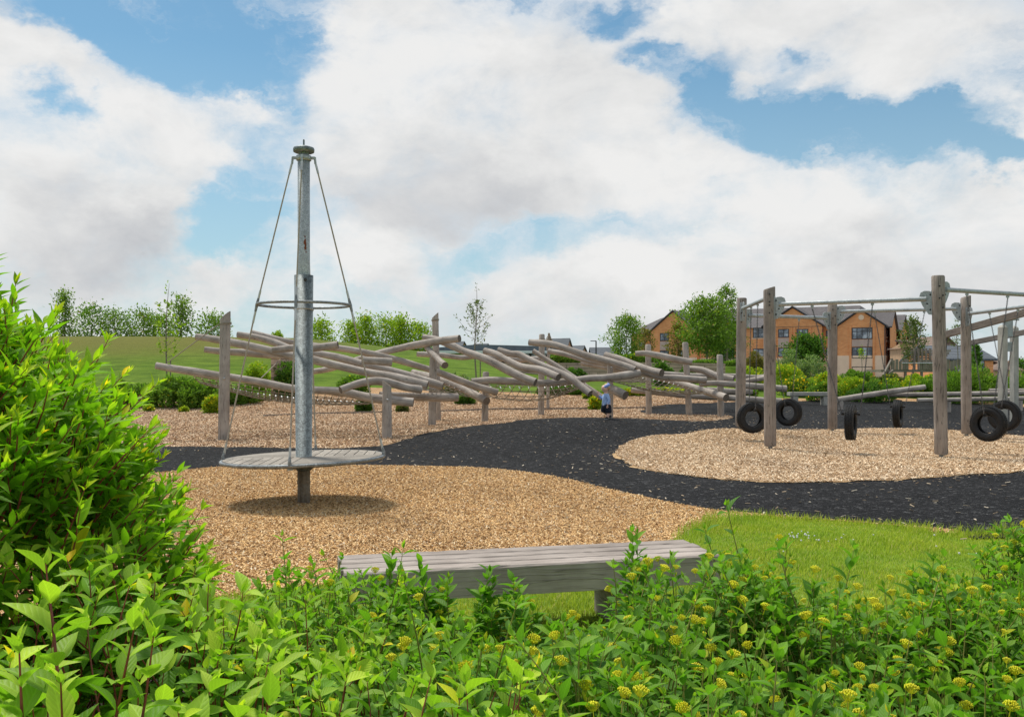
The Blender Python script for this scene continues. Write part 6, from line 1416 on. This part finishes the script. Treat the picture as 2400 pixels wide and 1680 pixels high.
bed('dogwood_shrub', 'red stemmed dogwood between the tall shrub and the left end of the bench', -1.05, 3.1, .55, .55, 280, 'leafD', 'stemred', .48, .085, 3, young=.5, hadd=.0, basetint=.2)
bed('dogwood_shrub', 'dogwood just below the left end of the bench', -.55, 4.15, .6, .5, 300, 'leafD', 'stemgrn', .46, .074, 7, young=.4, basetint=.12)
fb = [('golden dogwood with yellow buds below the middle of the bench', .12, 3.1, .55, .55, 170, 16), ('low golden dogwood in the gap under the bench where grass shows', .55, 3.95, .55, .42, 110, 9),
      ('golden dogwood at the bottom edge right of centre', .5, 2.15, .48, .45, 110, 9), ('golden dogwood covered in yellow buds below the right end of the bench', 1.25, 3.2, .55, .6, 200, 24),
      ('golden dogwood at the bottom edge towards the right', 1.35, 2.3, .42, .38, 90, 8), ('golden dogwood reaching up to the right end of the bench', 1.45, 4.2, .5, .45, 170, 18),
      ('heavily flowering golden dogwood in front of the lawn', 2.2, 3.9, .5, .6, 230, 30), ('golden dogwood in the lower right quarter', 1.95, 2.95, .35, .42, 110, 12),
      ('leafy dogwood before the lawn close to the right edge', 3.0, 4.5, .5, .5, 180, 10), ('dark leaved dogwood in the lower right corner', 2.65, 3.35, .45, .5, 150, 5), ('dogwood cut by the right edge of the photo', 2.95, 4.95, .3, .25, 70, 2)]
for lab, cx, cy, wx, wy, n, nf in fb: bed('golden_dogwood', lab, cx, cy, wx, wy, int(n * 2.1), 'leafF', 'stemgrn', .44, .070, int(nf * 3.0), young=.42, group='golden dogwoods in the front bed', tallfrac=.06)
bs, ds, ls, ll = [], [], [], []; t = P(160, 1262, 1.78); r_ = empty('dogwood_shoot', (t.x, t.y, gh(t.x, t.y)), 'tall red stemmed dogwood shoot with large pale leaves at the left, before the tall shrub', 'shrub'); h = t.z - gh(t.x, t.y) - .07
for dx, dz in ((0, 0), (.10, -.10), (-.09, -.16), (.19, -.17), (.03, -.24)): d = nrm(np.array([dx * 1.6, 0, 1.0])); e = np.array([dx, rg.normal(0, .03), h + dz]); bs.append(e - d * .42); ds.append(d); ls.append(.42); ll.append(.092)
shoots(r_, bs, ds, ls, ll, .46, 7, 'leafD', 'stemred', .55, .35, 'full', .0036, (1.1, .55), .3, droop=.5, taper=.15)
# tall single shoots rising in front of the bench
for i, (px_, py_, D_, lab) in enumerate([(905, 1265, 4.6, 'tall leafy dogwood shoot rising in front of the bench, near its left end'), (1025, 1282, 4.5, 'leafy dogwood shoot rising in front of the bench, second from the left'), (1138, 1292, 4.4, 'leafy dogwood shoot with yellow buds before the bench middle'), (1222, 1305, 4.4, 'slim dogwood shoot just right of the bench middle'), (1478, 1232, 4.6, 'tallest dogwood shoot, overlapping the right part of the bench'), (1950, 1270, 4.3, 'upright dogwood shoot against the lawn'), (2180, 1275, 4.5, 'upright dogwood shoot against the lawn near the right')]):
    t = P(px_, py_, D_); r_ = empty('dogwood_shoot', (t.x, t.y, gh(t.x, t.y)), lab, 'shrub'); h = t.z - gh(t.x, t.y) - .10; bs, ds, ls, ll = [], [], [], []
    for k in range(8):
        o_ = rg.normal(0, .06, 2); hh = h * (1 if k == 0 else rg.uniform(.62, .92)); L = hh * .75; d = nrm(np.array([o_[0] * .8, o_[1] * .8, 1.0])); e = np.array([o_[0], o_[1], hh]); bs.append(e - d * L); ds.append(d); ls.append(L); ll.append(rg.uniform(.075, .10))
    shoots(r_, bs, ds, ls, ll, .42, 12, 'leafF', 'stemgrn', .35, .12, 'full', .0026, (1.2, .6), .3, droop=.4, taper=.15)
    for k in range(5):
        o = bpy.data.objects.new('flower_cluster', FLM[k % 3]); col.objects.link(o); o.parent = r_; a = rg.uniform(0, 6.28); o.location = (math.cos(a) * .06, math.sin(a) * .06, h * rg.uniform(.5, .92))
